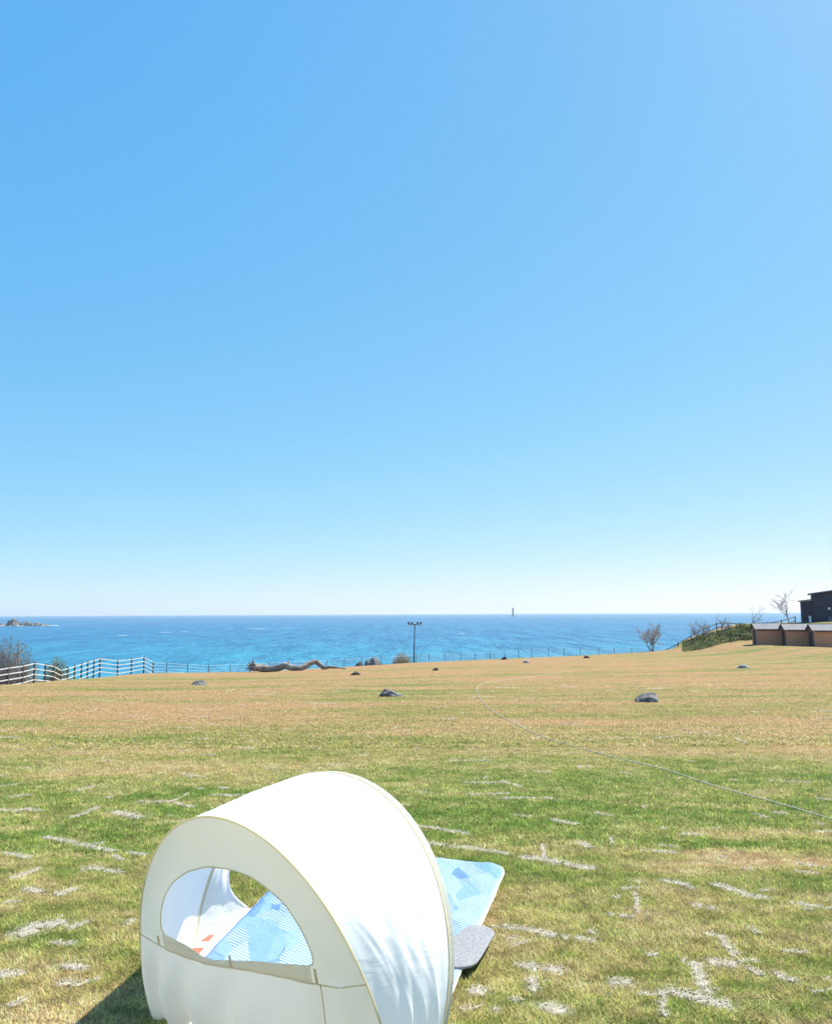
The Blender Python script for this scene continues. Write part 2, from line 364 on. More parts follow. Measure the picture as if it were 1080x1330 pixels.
z2(15, (600, 320), (750, 340), (890, 365)); z2(17, (680, 410), (830, 430), (1080, 465)); z2(10, (185, 18), (250, 14)); z2(12, (700, 490), (830, 512)); z2(30, (880, 1160), (960, 1150))
seam_seg = []; sv = []; sf = []
def ribbon(pts, w, wob, lift=.012, seed=0):
    n = max(4, int(sum((Vector(b)-Vector(a)).length for a, b in zip(pts, pts[1:])) / max(.02, w*.35)))
    cum = [0]
    for a, b in zip(pts, pts[1:]): cum.append(cum[-1] + (Vector(b)-Vector(a)).length)
    tt = np.linspace(0, cum[-1], n); X = np.interp(tt, cum, [p[0] for p in pts]); Y = np.interp(tt, cum, [p[1] for p in pts])
    dx = np.gradient(X); dy = np.gradient(Y); l = np.hypot(dx, dy) + 1e-9; qx, qy = -dy/l, dx/l
    r = lambda s: rng.normal(0, 1, n)
    off = np.cumsum(rng.normal(0, w*.10, n)); off -= np.linspace(0, off[-1], n)
    taper = np.minimum(1, np.minimum(np.arange(n), np.arange(n)[::-1])/1.6 + .25)
    wl = w*.5*taper*(1 + wob*np.clip(r(0), -1.8, 2.2)); wr = w*.5*taper*(1 + wob*np.clip(r(1), -1.6, 1.6))
    b = len(sv)
    for i in range(n):
        for k, o in ((0, wl[i]), (1, 0), (2, -wr[i])):
            x = X[i] + qx[i]*(off[i] + o); y = Y[i] + qy[i]*(off[i] + o)
            sv.append((x, y, float(terrain(x, y)) + (lift if k == 1 else -.004)))
    gap = [False]*n; run = 0
    for i in range(n):
        if run > 0: gap[i] = True; run -= 1
        elif rng.random() < .07: run = int(rng.integers(1, 3))
    for i in range(n-1):
        if gap[i]: continue
        for k in range(2):
            a = b + i*3 + k; sf.append((a, a+1, a+4, a+3))
    for i in range(n-1):
      if not gap[i]: seam_seg.append((X[i]+qx[i]*off[i], Y[i]+qy[i]*off[i], X[i+1]+qx[i+1]*off[i+1], Y[i+1]+qy[i+1]*off[i+1], w*.5))
for pl, w in SEAMS:
    pts = [tuple(gnd(*p)[:2]) for p in pl]; D = math.hypot(pts[0][0], pts[0][1])
    p0, p1 = pl[0], pl[-1]; horiz = abs(p1[1]-p0[1]) < .45*abs(p1[0]-p0[0])
    wm = w*D/FPX; wm = wm*2.1 if horiz else wm*.95
    ribbon(pts, min(max(wm*(1.0 if w > 7 else .8), .025), .14), .42 if w > 7 else .5)
for k in range(42):                        # smaller broken joints further out, in rows
    y = 10 + 30*rng.random()**1.3; x = (rng.random()*1.15 - .575)*y
    ln = rng.uniform(.15, .55)*(1 + y/30); a = rng.normal(-.12, .12) + (math.pi/2 if rng.random() < .12 else 0)
    ribbon([(x, y), (x + ln*math.cos(a)/2, y + ln*math.sin(a)/2), (x + ln*math.cos(a), y + ln*math.sin(a))], rng.uniform(.03, .06)*(1 + y/60), .5)
for k in range(330):                        # flecks of bleached thatch
    y = 4.5 + 40*rng.random()**1.5; x = (rng.random()*1.2 - .6)*(y + 1)
    ln = rng.uniform(.05, .16)*(1 + y/22); a = rng.normal(-.1, .7)
    ribbon([(x, y), (x + ln*math.cos(a)/2, y + ln*math.sin(a)/2 + rng.normal(0, .01)), (x + ln*math.cos(a), y + ln*math.sin(a))], rng.uniform(.015, .035)*(1 + y/25), .6, .008)
def seam_mat():
    m, N, L, B = new_mat('dry_sod_joint'); W = coords(N, L, 'World')
    f = noise_tex(N, L, W, 45, 5, .7); c = ramp(N, L, f, [(.34, (.38, .32, .22)), (.62, (.68, .63, .54))])
    L.new(c, B.inputs['Base Color']); B.inputs['Roughness'].default_value = .95; bump(N, L, B, f, .9, .02); return m
M['seam'] = seam_mat()
so = raw_mesh('dry_sod_joints', np.array(sv), np.array(sf), M['seam'])
tag(so, 'pale dry sandy joints between the laid sods of the lawn', 'sod joints', kind='stuff')
SEG = np.array(seam_seg)

# ------------------------------------------------------------------ grass blades
def inside(poly, x, y):
    r = np.zeros(len(x), bool); P = np.array(poly); Q = np.roll(P, -1, 0)
    for (ax, ay), (bx, by) in zip(P, Q):
        if ay == by: continue
        r ^= ((ay > y) != (by > y)) & (x < (bx-ax)*(y-ay)/(by-ay) + ax)
    return r
COVER = [[(-1.44, 5.57), (.12, 5.12), (.77, 7.83), (-1.01, 8.33)], [(-1.51, 5.13), (-1.53, 6.08), (-1.34, 6.85), (-.62, 6.52), (-.06, 4.25), (-.1, 4.15)],
         [(.54, 6.21), (.40, 5.74), (.31, 5.63), (-.04, 5.71), (.05, 5.95), (.36, 6.33)]]
def covered(x, y):
    r = np.zeros(len(x), bool)
    for q in COVER: r |= inside(q, x, y)
    return r
def dead_blades():
    w = SEG[:, 4]*2; ln = np.hypot(SEG[:, 2]-SEG[:, 0], SEG[:, 3]-SEG[:, 1]); D = np.hypot(SEG[:, 0], SEG[:, 1])
    cnt = np.minimum(ln*w*1.6*5200*np.clip(7/D, .15, 1), 60).astype(int); idx = np.repeat(np.arange(len(SEG)), cnt); n = len(idx); S = SEG[idx]
    t = rng.random(n); o = rng.normal(0, .62, n)*S[:, 4]*1.35; vx, vy = S[:, 2]-S[:, 0], S[:, 3]-S[:, 1]; l = np.hypot(vx, vy) + 1e-9
    x = S[:, 0] + t*vx - vy/l*o; y = S[:, 1] + t*vy + vx/l*o; k = ~covered(x, y); x, y = x[k], y[k]; n = len(x); z = terrain(x, y) + .010
    far = np.clip(np.hypot(x, y)/7, 1, 2.5); az = rng.uniform(0, 2*np.pi, n); h = rng.uniform(.02, .05, n)*far**.6; wd = rng.uniform(.004, .009, n)*far; up = rng.uniform(.0, .35, n)*h
    bx, by = -np.sin(az)*wd/2, np.cos(az)*wd/2
    V = np.stack([np.stack([x-bx, y-by, z], -1), np.stack([x+bx, y+by, z + .003], -1), np.stack([x + np.cos(az)*h, y + np.sin(az)*h, z + up], -1)], 1).reshape(-1, 3)
    fm = sstep(7, 16, np.hypot(x, y))[:, None]; cc = (np.array([.73, .67, .56])*(1-fm) + np.array([.60, .52, .38])*fm)*rng.uniform(.65, 1.15, n)[:, None]
    return V, np.repeat(np.clip(cc, 0, .8), 3, 0)
def blades(n, y0, y1, side, length, width, power=1.0):
    y = y0 + (y1-y0)*rng.random(n)**power; x = (rng.random(n)*2 - 1)*(.55*y + side)
    clump = fbm(x*7, y*7, 77, 2); keep = (rng.random(n) < (.05 + 1.45*clump)) & ~covered(x, y)
    x, y = x[keep], y[keep]
    gmask = np.full(len(x), 9.0)
    segs = SEG[(SEG[:, 1] > y0 - .5) & (SEG[:, 1] < y1 + .5)]
    for ax, ay, bx, by, hw in segs:
        m = (np.abs(x - (ax+bx)/2) < .5) & (np.abs(y - (ay+by)/2) < .5)
        i = np.nonzero(m)[0]
        if not len(i): continue
        vx, vy = bx-ax, by-ay; t = np.clip(((x[i]-ax)*vx + (y[i]-ay)*vy)/(vx*vx+vy*vy+1e-9), 0, 1)
        d = np.hypot(x[i]-ax-t*vx, y[i]-ay-t*vy)/hw; gmask[i] = np.minimum(gmask[i], d)
    keep = (gmask > 1.05) | (rng.random(len(x)) < np.where(gmask > .6, .45, .16)); x, y, gmask = x[keep], y[keep], gmask[keep]
    n = len(x); g = green(x, y); z = terrain(x, y)
    q = np.clip(g + (fbm(x*4, y*6, 91, 3)-.5)*1.0 + (fbm(x*1.7, y*2.4, 93, 3)-.5)*.7 + rng.normal(0, .22, n), 0, 1)
    stops = np.array([0, .3, .55, .85, 1.0]); C = np.array([[.80, .63, .36], [.69, .54, .265], [.57, .51, .185], [.36, .40, .10], [.21, .31, .06]])
    q = q*(1 - .10*sstep(14, 30, y)); far_ = sstep(10, 26, y)[:, None]
    cc = np.stack([np.interp(q, stops, C[:, k]) for k in range(3)], -1)*(rng.uniform(.45, 1.5, n)*(.5 + 1.0*fbm(x*12, y*12, 45, 2)))[:, None]
    cc = cc*(1 - far_*np.array([.26, .30, .36])); near = np.clip(1.6 - gmask, 0, 1)[:, None]; cc = cc*(1-near*.7) + np.array([.72, .66, .54])*near*.7
    h = length*rng.uniform(.5, 1.3, n)*(.8 + .4*g); lean = np.where(rng.random(n) < .25, rng.uniform(.5, 1.1, n), rng.uniform(.95, 1.55, n)); az = rng.uniform(0, 2*np.pi, n)
    w = width*rng.uniform(.6, 1.3, n); wa = az + np.pi/2 + rng.normal(0, .5, n)
    bx, by = np.cos(wa)*w/2, np.sin(wa)*w/2
    tip = np.stack([x + np.cos(az)*h*np.sin(lean), y + np.sin(az)*h*np.sin(lean), z + h*np.cos(lean) + .004], -1)
    V = np.stack([np.stack([x-bx, y-by, z-.004], -1), np.stack([x+bx, y+by, z-.004], -1), tip], 1).reshape(-1, 3)
    return V, np.repeat(np.clip(cc, 0, .85), 3, 0)
sets = [blades(860000, 3.6, 8.5, 1.2, .042, .0062), blades(600000, 8.5, 17, 1.2, .046, .0105, 1.25), blades(360000, 17, 62, 1.5, .055, .024, 2.0)]
sets.append(dead_blades())
V = np.concatenate([s[0] for s in sets]); C = np.concatenate([s[1] for s in sets])
F = np.arange(len(V), dtype=np.int32).reshape(-1, 3)
gr = raw_mesh('grass', V, F, M['leaf'], False, {'col': ('FLOAT_COLOR', np.c_[C, np.ones(len(C))])})
tag(gr, 'short mown grass blades mixed green and straw covering the lawn', 'grass', kind='stuff')

# ------------------------------------------------------------------ tent
R0 = np.array([-.09, 4.125]); L1 = np.array([-1.526, 5.114]); L2 = np.array([-1.543, 6.09]); R2 = R0 + [.03, .08]
def hoop(Lf, Rf, k, b, th, n=61):
    Lf = np.r_[Lf, 0.]; Rf = np.r_[Rf, 0.]; C = (Lf+Rf)/2; w = np.linalg.norm(Rf-Lf)/2; e2 = (Rf-Lf)/2/w; e1 = np.array([-e2[1], e2[0], 0])
    a = w*(1+k); s = b*math.sqrt(1-(w/a)**2); t0 = -math.asin(s/b); t = np.linspace(t0, math.pi-t0, n)
    v = math.sin(th)*e1 + math.cos(th)*np.array([0, 0, 1])
    return C + a*np.cos(t)[:, None]*e2 + (b*np.sin(t)+s)[:, None]*v, C, e2, e1, v
HA, CA, eA, nA, vA = hoop(L1, R0, .012, 1.15, -.249); HB, CB, eB, nB, vB = hoop(L2, R2, .10, .964, .331)
tent = empty('beach_tent', ((L1[0]+R0[0])/2, (L1[1]+R0[1])/2 + .4, 0), 'white pop-up beach tent with cream back panel and round window, on the lawn', 'tent')
nS = 61; nI = 181
HA2 = hoop(L1, R0, .012, 1.15, -.249, nI)[0]; HB2 = hoop(L2, R2, .10, .964, .331, nI)[0]
cr = np.random.default_rng(5); CRE = []
for k in range(16):                          # long diagonal pulls low on the right side
    t0 = cr.uniform(.03, .16); s0 = cr.uniform(.35, .95); CRE.append((t0, s0, t0 + cr.uniform(.08, .20), s0 - cr.uniform(.15, .45), cr.uniform(.0018, .004), cr.uniform(.007, .013)))
for k in range(26):                          # short slack wrinkles across the middle
    t0 = cr.uniform(.2, .62); s0 = cr.uniform(.12, .75); CRE.append((t0, s0, t0 + cr.normal(0, .03), s0 + cr.uniform(.08, .3), cr.uniform(.0015, .003), cr.uniform(.006, .011)))
CRE = np.array(CRE)
def crease(t, s):
    ax, ay = CRE[:, 0]*2.2, CRE[:, 1]; vx, vy = (CRE[:, 2]-CRE[:, 0])*2.2, CRE[:, 3]-CRE[:, 1]; px_, py_ = t*2.2, s
    q = np.clip(((px_-ax)*vx + (py_-ay)*vy)/(vx*vx+vy*vy), 0, 1); d = np.hypot(px_-ax-q*vx, py_-ay-q*vy)
    return float((CRE[:, 4]*np.exp(-(d/(CRE[:, 5]*1.8))**2)*np.sin(np.pi*np.clip(q, .02, .98))**.7).sum())
roof = np.zeros((nI, nS, 3))
for i in range(nI):
    for j in range(nS):
        s = j/(nS-1); p = HA2[i]*(1-s) + HB2[i]*s
        out = p - np.array([(CA[0]+CB[0])/2, (CA[1]+CB[1])/2, .3]); out /= np.linalg.norm(out) + 1e-6
        d = .012*math.sin(math.pi*s)                      # cloth pulled in a little between the hoops
        if 0 < j < nS-1:
            q = Vector((p[0]*1.6, p[1]*1.6, p[2]*5)); d += .012*math.sin(math.pi*s)*mnoise.noise(q) + .012*math.sin(math.pi*s)*mnoise.noise(Vector((s*7 + i*.04, i*.08 - s*4, 3)))
            d += crease(i/(nI-1), s)*min(1, 8*min(s, 1-s))
        roof[i, j] = p + out*d
MB().grid(roof).build('canopy', M['roof'], tent, True)
def inset(Hp, C, k): c = np.array([C[0], C[1], .45]); return c + (Hp-c)*k
MB().tube([tuple(p) for p in HA], .0055, 8).build('rear_hoop_piping', M['piping'], tent, True)
MB().tube([tuple(p) for p in HB], .0065, 8).build('front_hoop_piping', M['piping'], tent, True)
sl = np.zeros((61, 4, 3))
for i in range(61):
    w_ = .05*math.sin(math.pi*i/60)**.5
    for j in range(4): sl[i, j] = HB[i] + (nB*.9 + np.array([0, 0, .12 - .10*j/3]))*w_*j/3 + np.array([0, 0, .002])
MB().grid(sl).build('hoop_sleeve', M['sleeve'], tent, True)
def on_plane(px, py):                       # photo point -> (u, v) in the rear panel's plane
    d = ray(px, py); n = np.cross(eA, vA); o = np.array([0, 0, H]); t = np.dot(CA-o, n)/np.dot(d, n); q = o + d*t - CA
    return np.array([np.dot(q, eA), np.dot(q, vA)])
def plane_pt(uv, off=0): return CA + eA*uv[0] + vA*uv[1] + np.cross(eA, vA)*off
WIN = [(210, 1213), (208, 1192), (212.4, 1166.5), (224, 1146), (244, 1132), (270, 1125.5), (298, 1129.4), (323.7, 1138), (346.7, 1153.7), (369.7, 1174), (390, 1205), (403, 1233), (410, 1256), (370, 1253), (324, 1249), (270, 1248), (244, 1230)]
SEAM = [(187, 1216), (208, 1228), (234, 1239), (270, 1251), (324, 1259), (370, 1268), (416, 1279), (440, 1283), (473, 1291)]
def smooth_closed(P, n, corner=()):
    P = np.array(P); m = len(P); d = np.r_[0, np.cumsum(np.linalg.norm(np.roll(P, -1, 0)-P, axis=1))]
    t = np.linspace(0, d[-1], n, endpoint=False); Q = np.vstack([P, P[:1]])
    R = np.c_[np.interp(t, d, Q[:, 0]), np.interp(t, d, Q[:, 1])]
    for _ in range(2): R = (np.roll(R, 1, 0) + 2*R + np.roll(R, -1, 0))/4
    return R
win = smooth_closed([on_plane(*p) for p in WIN], 96)
seam = np.array([on_plane(*p) for p in SEAM])
arc = np.array([[np.dot(p-CA, eA), np.dot(p-CA, vA)] for p in HA])
sl_i = [i for i in range(61) if arc[i, 1] > np.interp(arc[i, 0], seam[:, 0], seam[:, 1])]
arcU = arc[sl_i]                            # right to left over the top
seam[0] = arcU[-1]; seam[-1] = arcU[0]
outer = np.vstack([arcU, seam[1:-1]])
wc = win.mean(0)
def by_angle(poly, ang):
    P = np.vstack([poly, poly[:1]]); res = []
    for a in ang:
        dx, dy = math.cos(a), math.sin(a); best = None
        for p, q in zip(P, P[1:]):
            e = q-p; den = dx*e[1]-dy*e[0]
            if abs(den) < 1e-12: continue
            w = p-wc; t = (w[0]*e[1]-w[1]*e[0])/den; s = (w[0]*dy-w[1]*dx)/den
            if t > 0 and -1e-6 <= s <= 1+1e-6 and (best is None or t > best): best = t
        res.append(wc + np.array([dx, dy])*(best or .1))
    return np.array(res)
ang = np.linspace(0, 2*math.pi, 145)[:-1]
wi = by_angle(win, ang); wo = by_angle(outer, ang)
ring = np.zeros((144, 9, 3))
for i in range(144):
    for j in range(9):
        s = j/8; uv = wi[i]*(1-s) + wo[i]*s
        ring[i, j] = plane_pt(uv, .012*math.sin(math.pi*s)*mnoise.noise(Vector((uv[0]*4, uv[1]*4, 1))) - .006*math.sin(math.pi*s))
mb = MB(); mb.grid(np.concatenate([ring, ring[:1]])); panel = mb.build('back_panel', M['panel'], tent, True)
MB().tube([tuple(plane_pt(p)) for p in np.vstack([wi, wi[:1]])], .0035, 6, False).build('window_piping', M['piping'], panel, True)
# rolled flap under the window, hanging over the horizontal seam
fl = np.zeros((30, 5, 3)); ua, ub = win[:, 0].min()+.01, win[:, 0].max()-.02
lowwin = lambda u: by_low(u)
def by_low(u):
    c = [p[1] for p in wi if abs(p[0]-u) < .05]; return min(c) if c else wc[1]
for i in range(30):
    u = ua + (ub-ua)*i/29; vt = by_low(u) + .012; vb = np.interp(u, seam[:, 0], seam[:, 1]) - .01
    for j in range(5):
        s = j/4; fl[i, j] = plane_pt((u, vt*(1-s)+vb*s), -(.012 + .022*math.sin(math.pi*s) + .004*math.sin(i*1.7)))
nrm = np.cross(eA, vA); SGN = 1 if nrm[1] < 0 else -1      # panel normal towards the camera
for i in range(30):
    u = ua + (ub-ua)*i/29; vt = by_low(u) + .012 + .006*math.sin(i*.9); vb = np.interp(u, seam[:, 0], seam[:, 1]) - .01
    for j in range(5):
        s = j/4; fl[i, j] = plane_pt((u, vt*(1-s)+vb*s), SGN*(.006 + .007*math.sin(math.pi*s) + .002*math.sin(i*1.7)))
MB().grid(fl).build('window_flap', M['skirt'], tent, True)
for (px, py, q) in ((302, 1246, .035), (413, 1266, .045), (209, 1219, .03)):
    uv = on_plane(px, py); mb = MB(); mb.box(plane_pt(uv, SGN*.017), (.016, .003, q*1.7), (Vector(eA), Vector(nrm), Vector(vA))); mb.build('tie_loop', M['tie'], tent)
# skirt: from the seam down to the ground, with loose folds
sk = np.zeros((81, 14, 3))
loL = HA[max(sl_i):]; loR = HA[:min(sl_i)+1][::-1]         # the hoop below the seam, both sides, downwards
def arc_at(A, s):
    q = s*(len(A)-1); i0 = min(int(q), len(A)-2); return A[i0]*(1-(q-i0)) + A[i0+1]*(q-i0)
sp = np.array([plane_pt((u, np.interp(u, seam[:, 0], seam[:, 1]))) for u in np.linspace(seam[0, 0], seam[-1, 0], 81)])
for i in range(81):
    t = i/80
    for j in range(14):
        s = j/13; zz_ = 1-s
        pl = HA[60]*s + 0 if False else arc_at(loL, s); pr = arc_at(loR, s)
        top_off = sp[i] - (sp[0]*(1-t) + sp[80]*t)
        p = pl*(1-t) + pr*t + top_off*(1-s)
        ed = math.sin(math.pi*t)**.5
        fold = .075*math.sin(t*40 + 2*math.sin(t*7) + s*1.6)*min(1, s*2.2)*ed*math.exp(-t*1.6) + .02*mnoise.noise(Vector((t*9, s*2, 3)))*ed*min(1, s*3)
        sk[i, j] = p + nrm*SGN*(fold + .05*math.sin(math.pi*s)*ed); sk[i, j, 2] = max(.002, sk[i, j, 2])
MB().grid(sk).build('skirt', M['skirt'], tent, True)
MB().tube([tuple(q + nrm*SGN*.004) for q in sp], .003, 6).build('seam_tape', M['piping'], tent, True)
MB().tube([tuple(sk[66, j] + nrm*SGN*.004) for j in range(14)], .003, 6).build('side_seam', M['piping'], tent, True)
# forward wing on the left side of the opening and the net beside it
Wp = np.array([-1.335, 6.87, .02])
leg = [HB[i] for i in range(60, 41, -1)]    # left leg of the front hoop, ground upwards
wg = np.zeros((19, 12, 3))
for i in range(19):
    for j in range(12):
        s = j/11; a = i/18
        foot = np.r_[L2, 0]*(1-.0) ; tgt = Wp*(1-a) + leg[-1]*a + np.array([-.16, -.10, -.10])*math.sin(math.pi*a)
        p = leg[i]*(1-s) + tgt*s
        p = p + np.array([1, -.3, 0])*(.03*math.sin(math.pi*s)*mnoise.noise(Vector((s*5, a*4, 7))))
        p[2] = max(p[2], .006); wg[i, j] = p
MB().grid(wg).build('side_wing', M['wing'], tent, True)
MB().tube([tuple(wg[i, 11]) for i in range(19)], .006, 6).build('wing_binding', M['binding'], tent, True)
mb = MB(); fp = [(L1[0] + .14, L1[1] + .12), (L2[0], L2[1]), (Wp[0]-.01, Wp[1]), (-.62, 6.55), (R2[0]+.02, R2[1]+.1), (R0[0], R0[1])]
mb.add([(x, y, .018) for x, y in fp] + [(x, y, .004) for x, y in fp], [tuple(range(6)), tuple(range(11, 5, -1))] + [(i, (i+1) % 6, 6+(i+1) % 6, 6+i) for i in range(6)])
flo = mb.build('tent_floor', M['floor'], tent)
for cx, cy in ((268, 1218), (254.5, 1235)):
    pts = [at_z for at_z in []]
    q = []
    for dx, dy in ((-11, 4.5), (3, 4.5), (11, -4), (-3, -4)):
        d = ray(cx+dx, cy+dy); t = (.022-H)/d[2]; q.append((d[0]*t, d[1]*t, .022))
    MB().add(q + [(x, y, .019) for x, y, z in q], [(0, 1, 2, 3), (7, 6, 5, 4), (0, 4, 5, 1), (1, 5, 6, 2), (2, 6, 7, 3), (3, 7, 4, 0)]).build('red_patch', M['red'], flo)

# ------------------------------------------------------------------ picnic mat
def mat_mat():
    m, N, L, B = new_mat('mat_print'); v = coords(N, L, 'Object')
    vo = N.new('ShaderNodeTexVoronoi'); vo.feature = 'F1'; vo.inputs['Scale'].default_value = 4.0; L.new(coords(N, L, 'Object', (1.7, .7, .2)), vo.inputs['Vector'])
    dn = noise_tex(N, L, v, 2.0, 2)
    sep = N.new('ShaderNodeSeparateColor'); L.new(vo.outputs['Color'], sep.inputs[0])
    base = ramp(N, L, sep.outputs[0], [(.0, (.115, .215, .49)), (.25, (.14, .26, .53)), (.5, (.165, .295, .56)), (.8, (.21, .34, .59)), (1, (.13, .235, .51))])
    wv = N.new('ShaderNodeTexWave'); wv.wave_type = 'BANDS'; wv.bands_direction = 'DIAGONAL'; wv.inputs['Scale'].default_value = 15; wv.inputs['Distortion'].default_value = 0
    L.new(v, wv.inputs['Vector']); st = ramp(N, L, wv.outputs['Fac'], [(.55, (0, 0, 0)), (.65, (1, 1, 1))])
    mask = ramp(N, L, sep.outputs[1], [(.38, (0, 0, 0)), (.40, (1, 1, 1))])
    mm = N.new('ShaderNodeMath'); mm.operation = 'MULTIPLY'; L.new(st, mm.inputs[0]); L.new(mask, mm.inputs[1])
    m3 = N.new('ShaderNodeMath'); m3.operation = 'MULTIPLY'; L.new(mm.outputs[0], m3.inputs[0]); m3.inputs[1].default_value = .6
    c = mixc(N, L, m3.outputs[0], base, (.60, .66, .72)); L.new(c, B.inputs['Base Color']); B.inputs['Roughness'].default_value = .38
    f2 = noise_tex(N, L, v, 7, 3, .5, 1.5); bump(N, L, B, f2, .5, .03); return m
M['mat'] = mat_mat()
c00, c10, c11, c01 = np.array([-1.46, 5.55]), np.array([.14, 5.1]), np.array([.80, 7.86]), np.array([-1.02, 8.36])
def mat_pt(u, v):
    p = (c00*(1-u) + c10*u)*(1-v) + (c01*(1-u) + c11*u)*v
    z = .040 + .014*mnoise.noise(Vector((p[0]*3.2, p[1]*3.2, 0))) + .012*abs(mnoise.noise(Vector((p[0]*7, p[1]*3, 4))))
    inside = np.exp(-(((p[0]+1.0)/.35)**2 + ((p[1]-7.0)/.5)**2))
    z += .05*inside*abs(mnoise.noise(Vector((p[0]*9, p[1]*7, 9))))
    return np.array([p[0], p[1], z])
def rnd_uv(a, b):                            # square -> square with rounded corners
    r = .09; x, y = a, b
    cx = min(max(x, r), 1-r); cy = min(max(y, r), 1-r); dx, dy = x-cx, y-cy; m = max(abs(dx), abs(dy)); l = math.hypot(dx, dy)
    if l > 1e-9 and dx and dy: k = m/l; return cx + dx*k, cy + dy*k
    return x, y
n = 56; G = np.array([[mat_pt(*rnd_uv(i/n, j/n)) for j in range(n+1)] for i in range(n+1)])
pm = empty('picnic_mat', (-.4, 6.7, .05), 'blue striped picnic mat with white edging spread through the tent opening', 'mat')
pmo = MB().grid(G).build('mat_sheet', M['mat'], pm, True)
md = pmo.modifiers.new('thick', 'SOLIDIFY'); md.thickness = .012; md.offset = -1
bd = [G[i, 0] for i in range(n)] + [G[n, j] for j in range(n)] + [G[i, n] for i in range(n, 0, -1)] + [G[0, j] for j in range(n, -1, -1)]
MB().tube([tuple(p + np.array([0, 0, -.003])) for p in bd], .013, 6, False).build('edge_binding', M['binding'], pm, True)
# grey cushion lying over the mat's edge
gp = [(.55, 6.21), (.40, 5.74), (.37, 5.66), (.31, 5.61), (.2, 5.61), (-.04, 5.70), (-.06, 5.78), (.05, 5.95), (.26, 6.12), (.36, 6.33), (.42, 6.36), (.53, 6.26)]
gp = smooth_closed(gp, 48); gc = gp.mean(0)
lay = []
for k, (sc, z) in enumerate(((.99, .056), (1.0, .058), (1.0, .066), (.995, .070), (.97, .072), (.6, .074), (.2, .075))):
    lay.append([(gc[0] + (p[0]-gc[0])*sc, gc[1] + (p[1]-gc[1])*sc, z + .004*mnoise.noise(Vector((p[0]*9, p[1]*9, k)))) for p in gp])
mb = MB(); mb.grid(lay, True); mb.add(lay[-1], [tuple(range(48))]); mb.add(lay[0], [tuple(range(47, -1, -1))])
o = mb.build('floor_cushion', M['greyfelt'], None, True, (gc[0], gc[1], .050)); tag(o, 'flat grey speckled cushion lying on the edge of the blue mat', 'cushion')

# ------------------------------------------------------------------ hose
hp = [(740, 872), (700, 878), (660, 883), (633, 887), (621, 892), (619, 898), (623, 907), (632, 918), (650, 931), (690, 951), (740, 969), (800, 985), (850, 997), (880, 1006), (920, 1020), (960, 1031), (1020, 1048), (1080, 1066), (1130, 1080)]
hw = [gnd(*p) for p in hp]; d = np.r_[0, np.cumsum([(b-a).length for a, b in zip(hw, hw[1:])])]
def catm(P, m):
    out = []
    for i in range(len(P)-1):
        p0, p1, p2, p3 = P[max(i-1, 0)], P[i], P[i+1], P[min(i+2, len(P)-1)]
        for k in range(m):
            t = k/m; out.append(.5*((2*p1) + (p2-p0)*t + (2*p0-5*p1+4*p2-p3)*t*t + (3*p1-p0-3*p2+p3)*t**3))
    out.append(P[-1]); return out
hh = []
for p in catm(hw, 8): hh.append((p.x, p.y, float(terrain(p.x, p.y)) + .014))
o = MB().tube(hh, .008, 6).build('garden_hose', M['hose'], None, True); tag(o, 'thin pale garden hose looping across the lawn', 'hose')

# ------------------------------------------------------------------ rocks
def rock(px, py, wpx, hpx, label, m='rock', depth=.8, seed=0, Y=None, peak=0., cat='rock', name='rock', sink=.18, group=None, sharp=.34):
    g = gnd(px, py) if Y is None else on_ground(px, Y)
    W = wpx*g.y/FPX; Hh = hpx*g.y/FPX*.92
    bm = bmesh.new(); bmesh.ops.create_icosphere(bm, subdivisions=3, radius=1)
    rs = random.Random(seed); planes = [(Vector((rs.gauss(0, 1), rs.gauss(0, 1), rs.gauss(.2, .8))).normalized(), rs.uniform(.6, .9)) for _ in range(10)]
    for v in bm.verts:
        for nn, dd in planes:
            t = v.co.dot(nn) - dd
            if t > 0: v.co -= nn*t*.92
        v.co *= 1 + sharp*.5*mnoise.noise(v.co*1.7 + Vector((seed, 0, 0))) + sharp*.25*mnoise.noise(v.co*4.1 + Vector((seed, 3, 0)))
    xm = max(abs(v.co.x) for v in bm.verts); zm = max(v.co.z for v in bm.verts)
    for v in bm.verts:
        x = v.co.x/xm*W/2; y = v.co.y*W/2*depth; z = v.co.z/zm
        z = (z*(1.05 - (.45 if peak else .15)*min(1, abs(v.co.x/xm - peak))**1.5) if z > 0 else max(z, -.35))*Hh*(1+sink) - Hh*sink*.6
        v.co = (x, y, z)
    me = bpy.data.meshes.new(name); bm.to_mesh(me); bm.free(); me.materials.append(M[m])
    o = bpy.data.objects.new(name, me); col.objects.link(o); o.location = (g.x, g.y + W*depth*.3, float(terrain(g.x, g.y + W*depth*.3)))
    if label: tag(o, label, cat, group)
    return o
GR = 'rocks scattered on the lawn'
rock(843, 912, 37, 11.5, 'dark grey boulder with pale top, nearest rock on the right of the lawn', 'rock', .8, 5, group=GR, peak=.3)
rock(508, 905, 36, 10, 'low dark wedge-shaped rock in the middle of the lawn', 'rock', .7, 8, group=GR, peak=-.25)
rock(257, 890, 27, 6.5, 'flat grey rock on the left part of the lawn', 'rock', .8, 12, group=GR, peak=.35)
rock(461, 877, 14, 4.6, 'small brown rock just right of the driftwood', 'rock_brown', .8, 4, group=GR)
rock(566, 871, 11, 3.6, 'small brown stone on the grass below the floodlight pole', 'rock_brown', .8, 6, group=GR)
rock(654, 857, 10, 4, 'small dark stone by the seaward fence below the sea beacon', 'rock_brown', .8, 9, group=GR)
rock(684, 861, 10, 3.5, 'small pale stone lying between two dark stones near the fence', 'rock_pale', .8, 10, group=GR)
rock(762, 855, 9, 3.5, 'small brown stone near the crest left of the bare tree', 'rock_brown', .8, 14, group=GR)
rock(968, 868, 21, 4.5, 'flat pale rock on the lawn in front of the wooden cabins', 'rock_pale', .6, 15, group=GR)
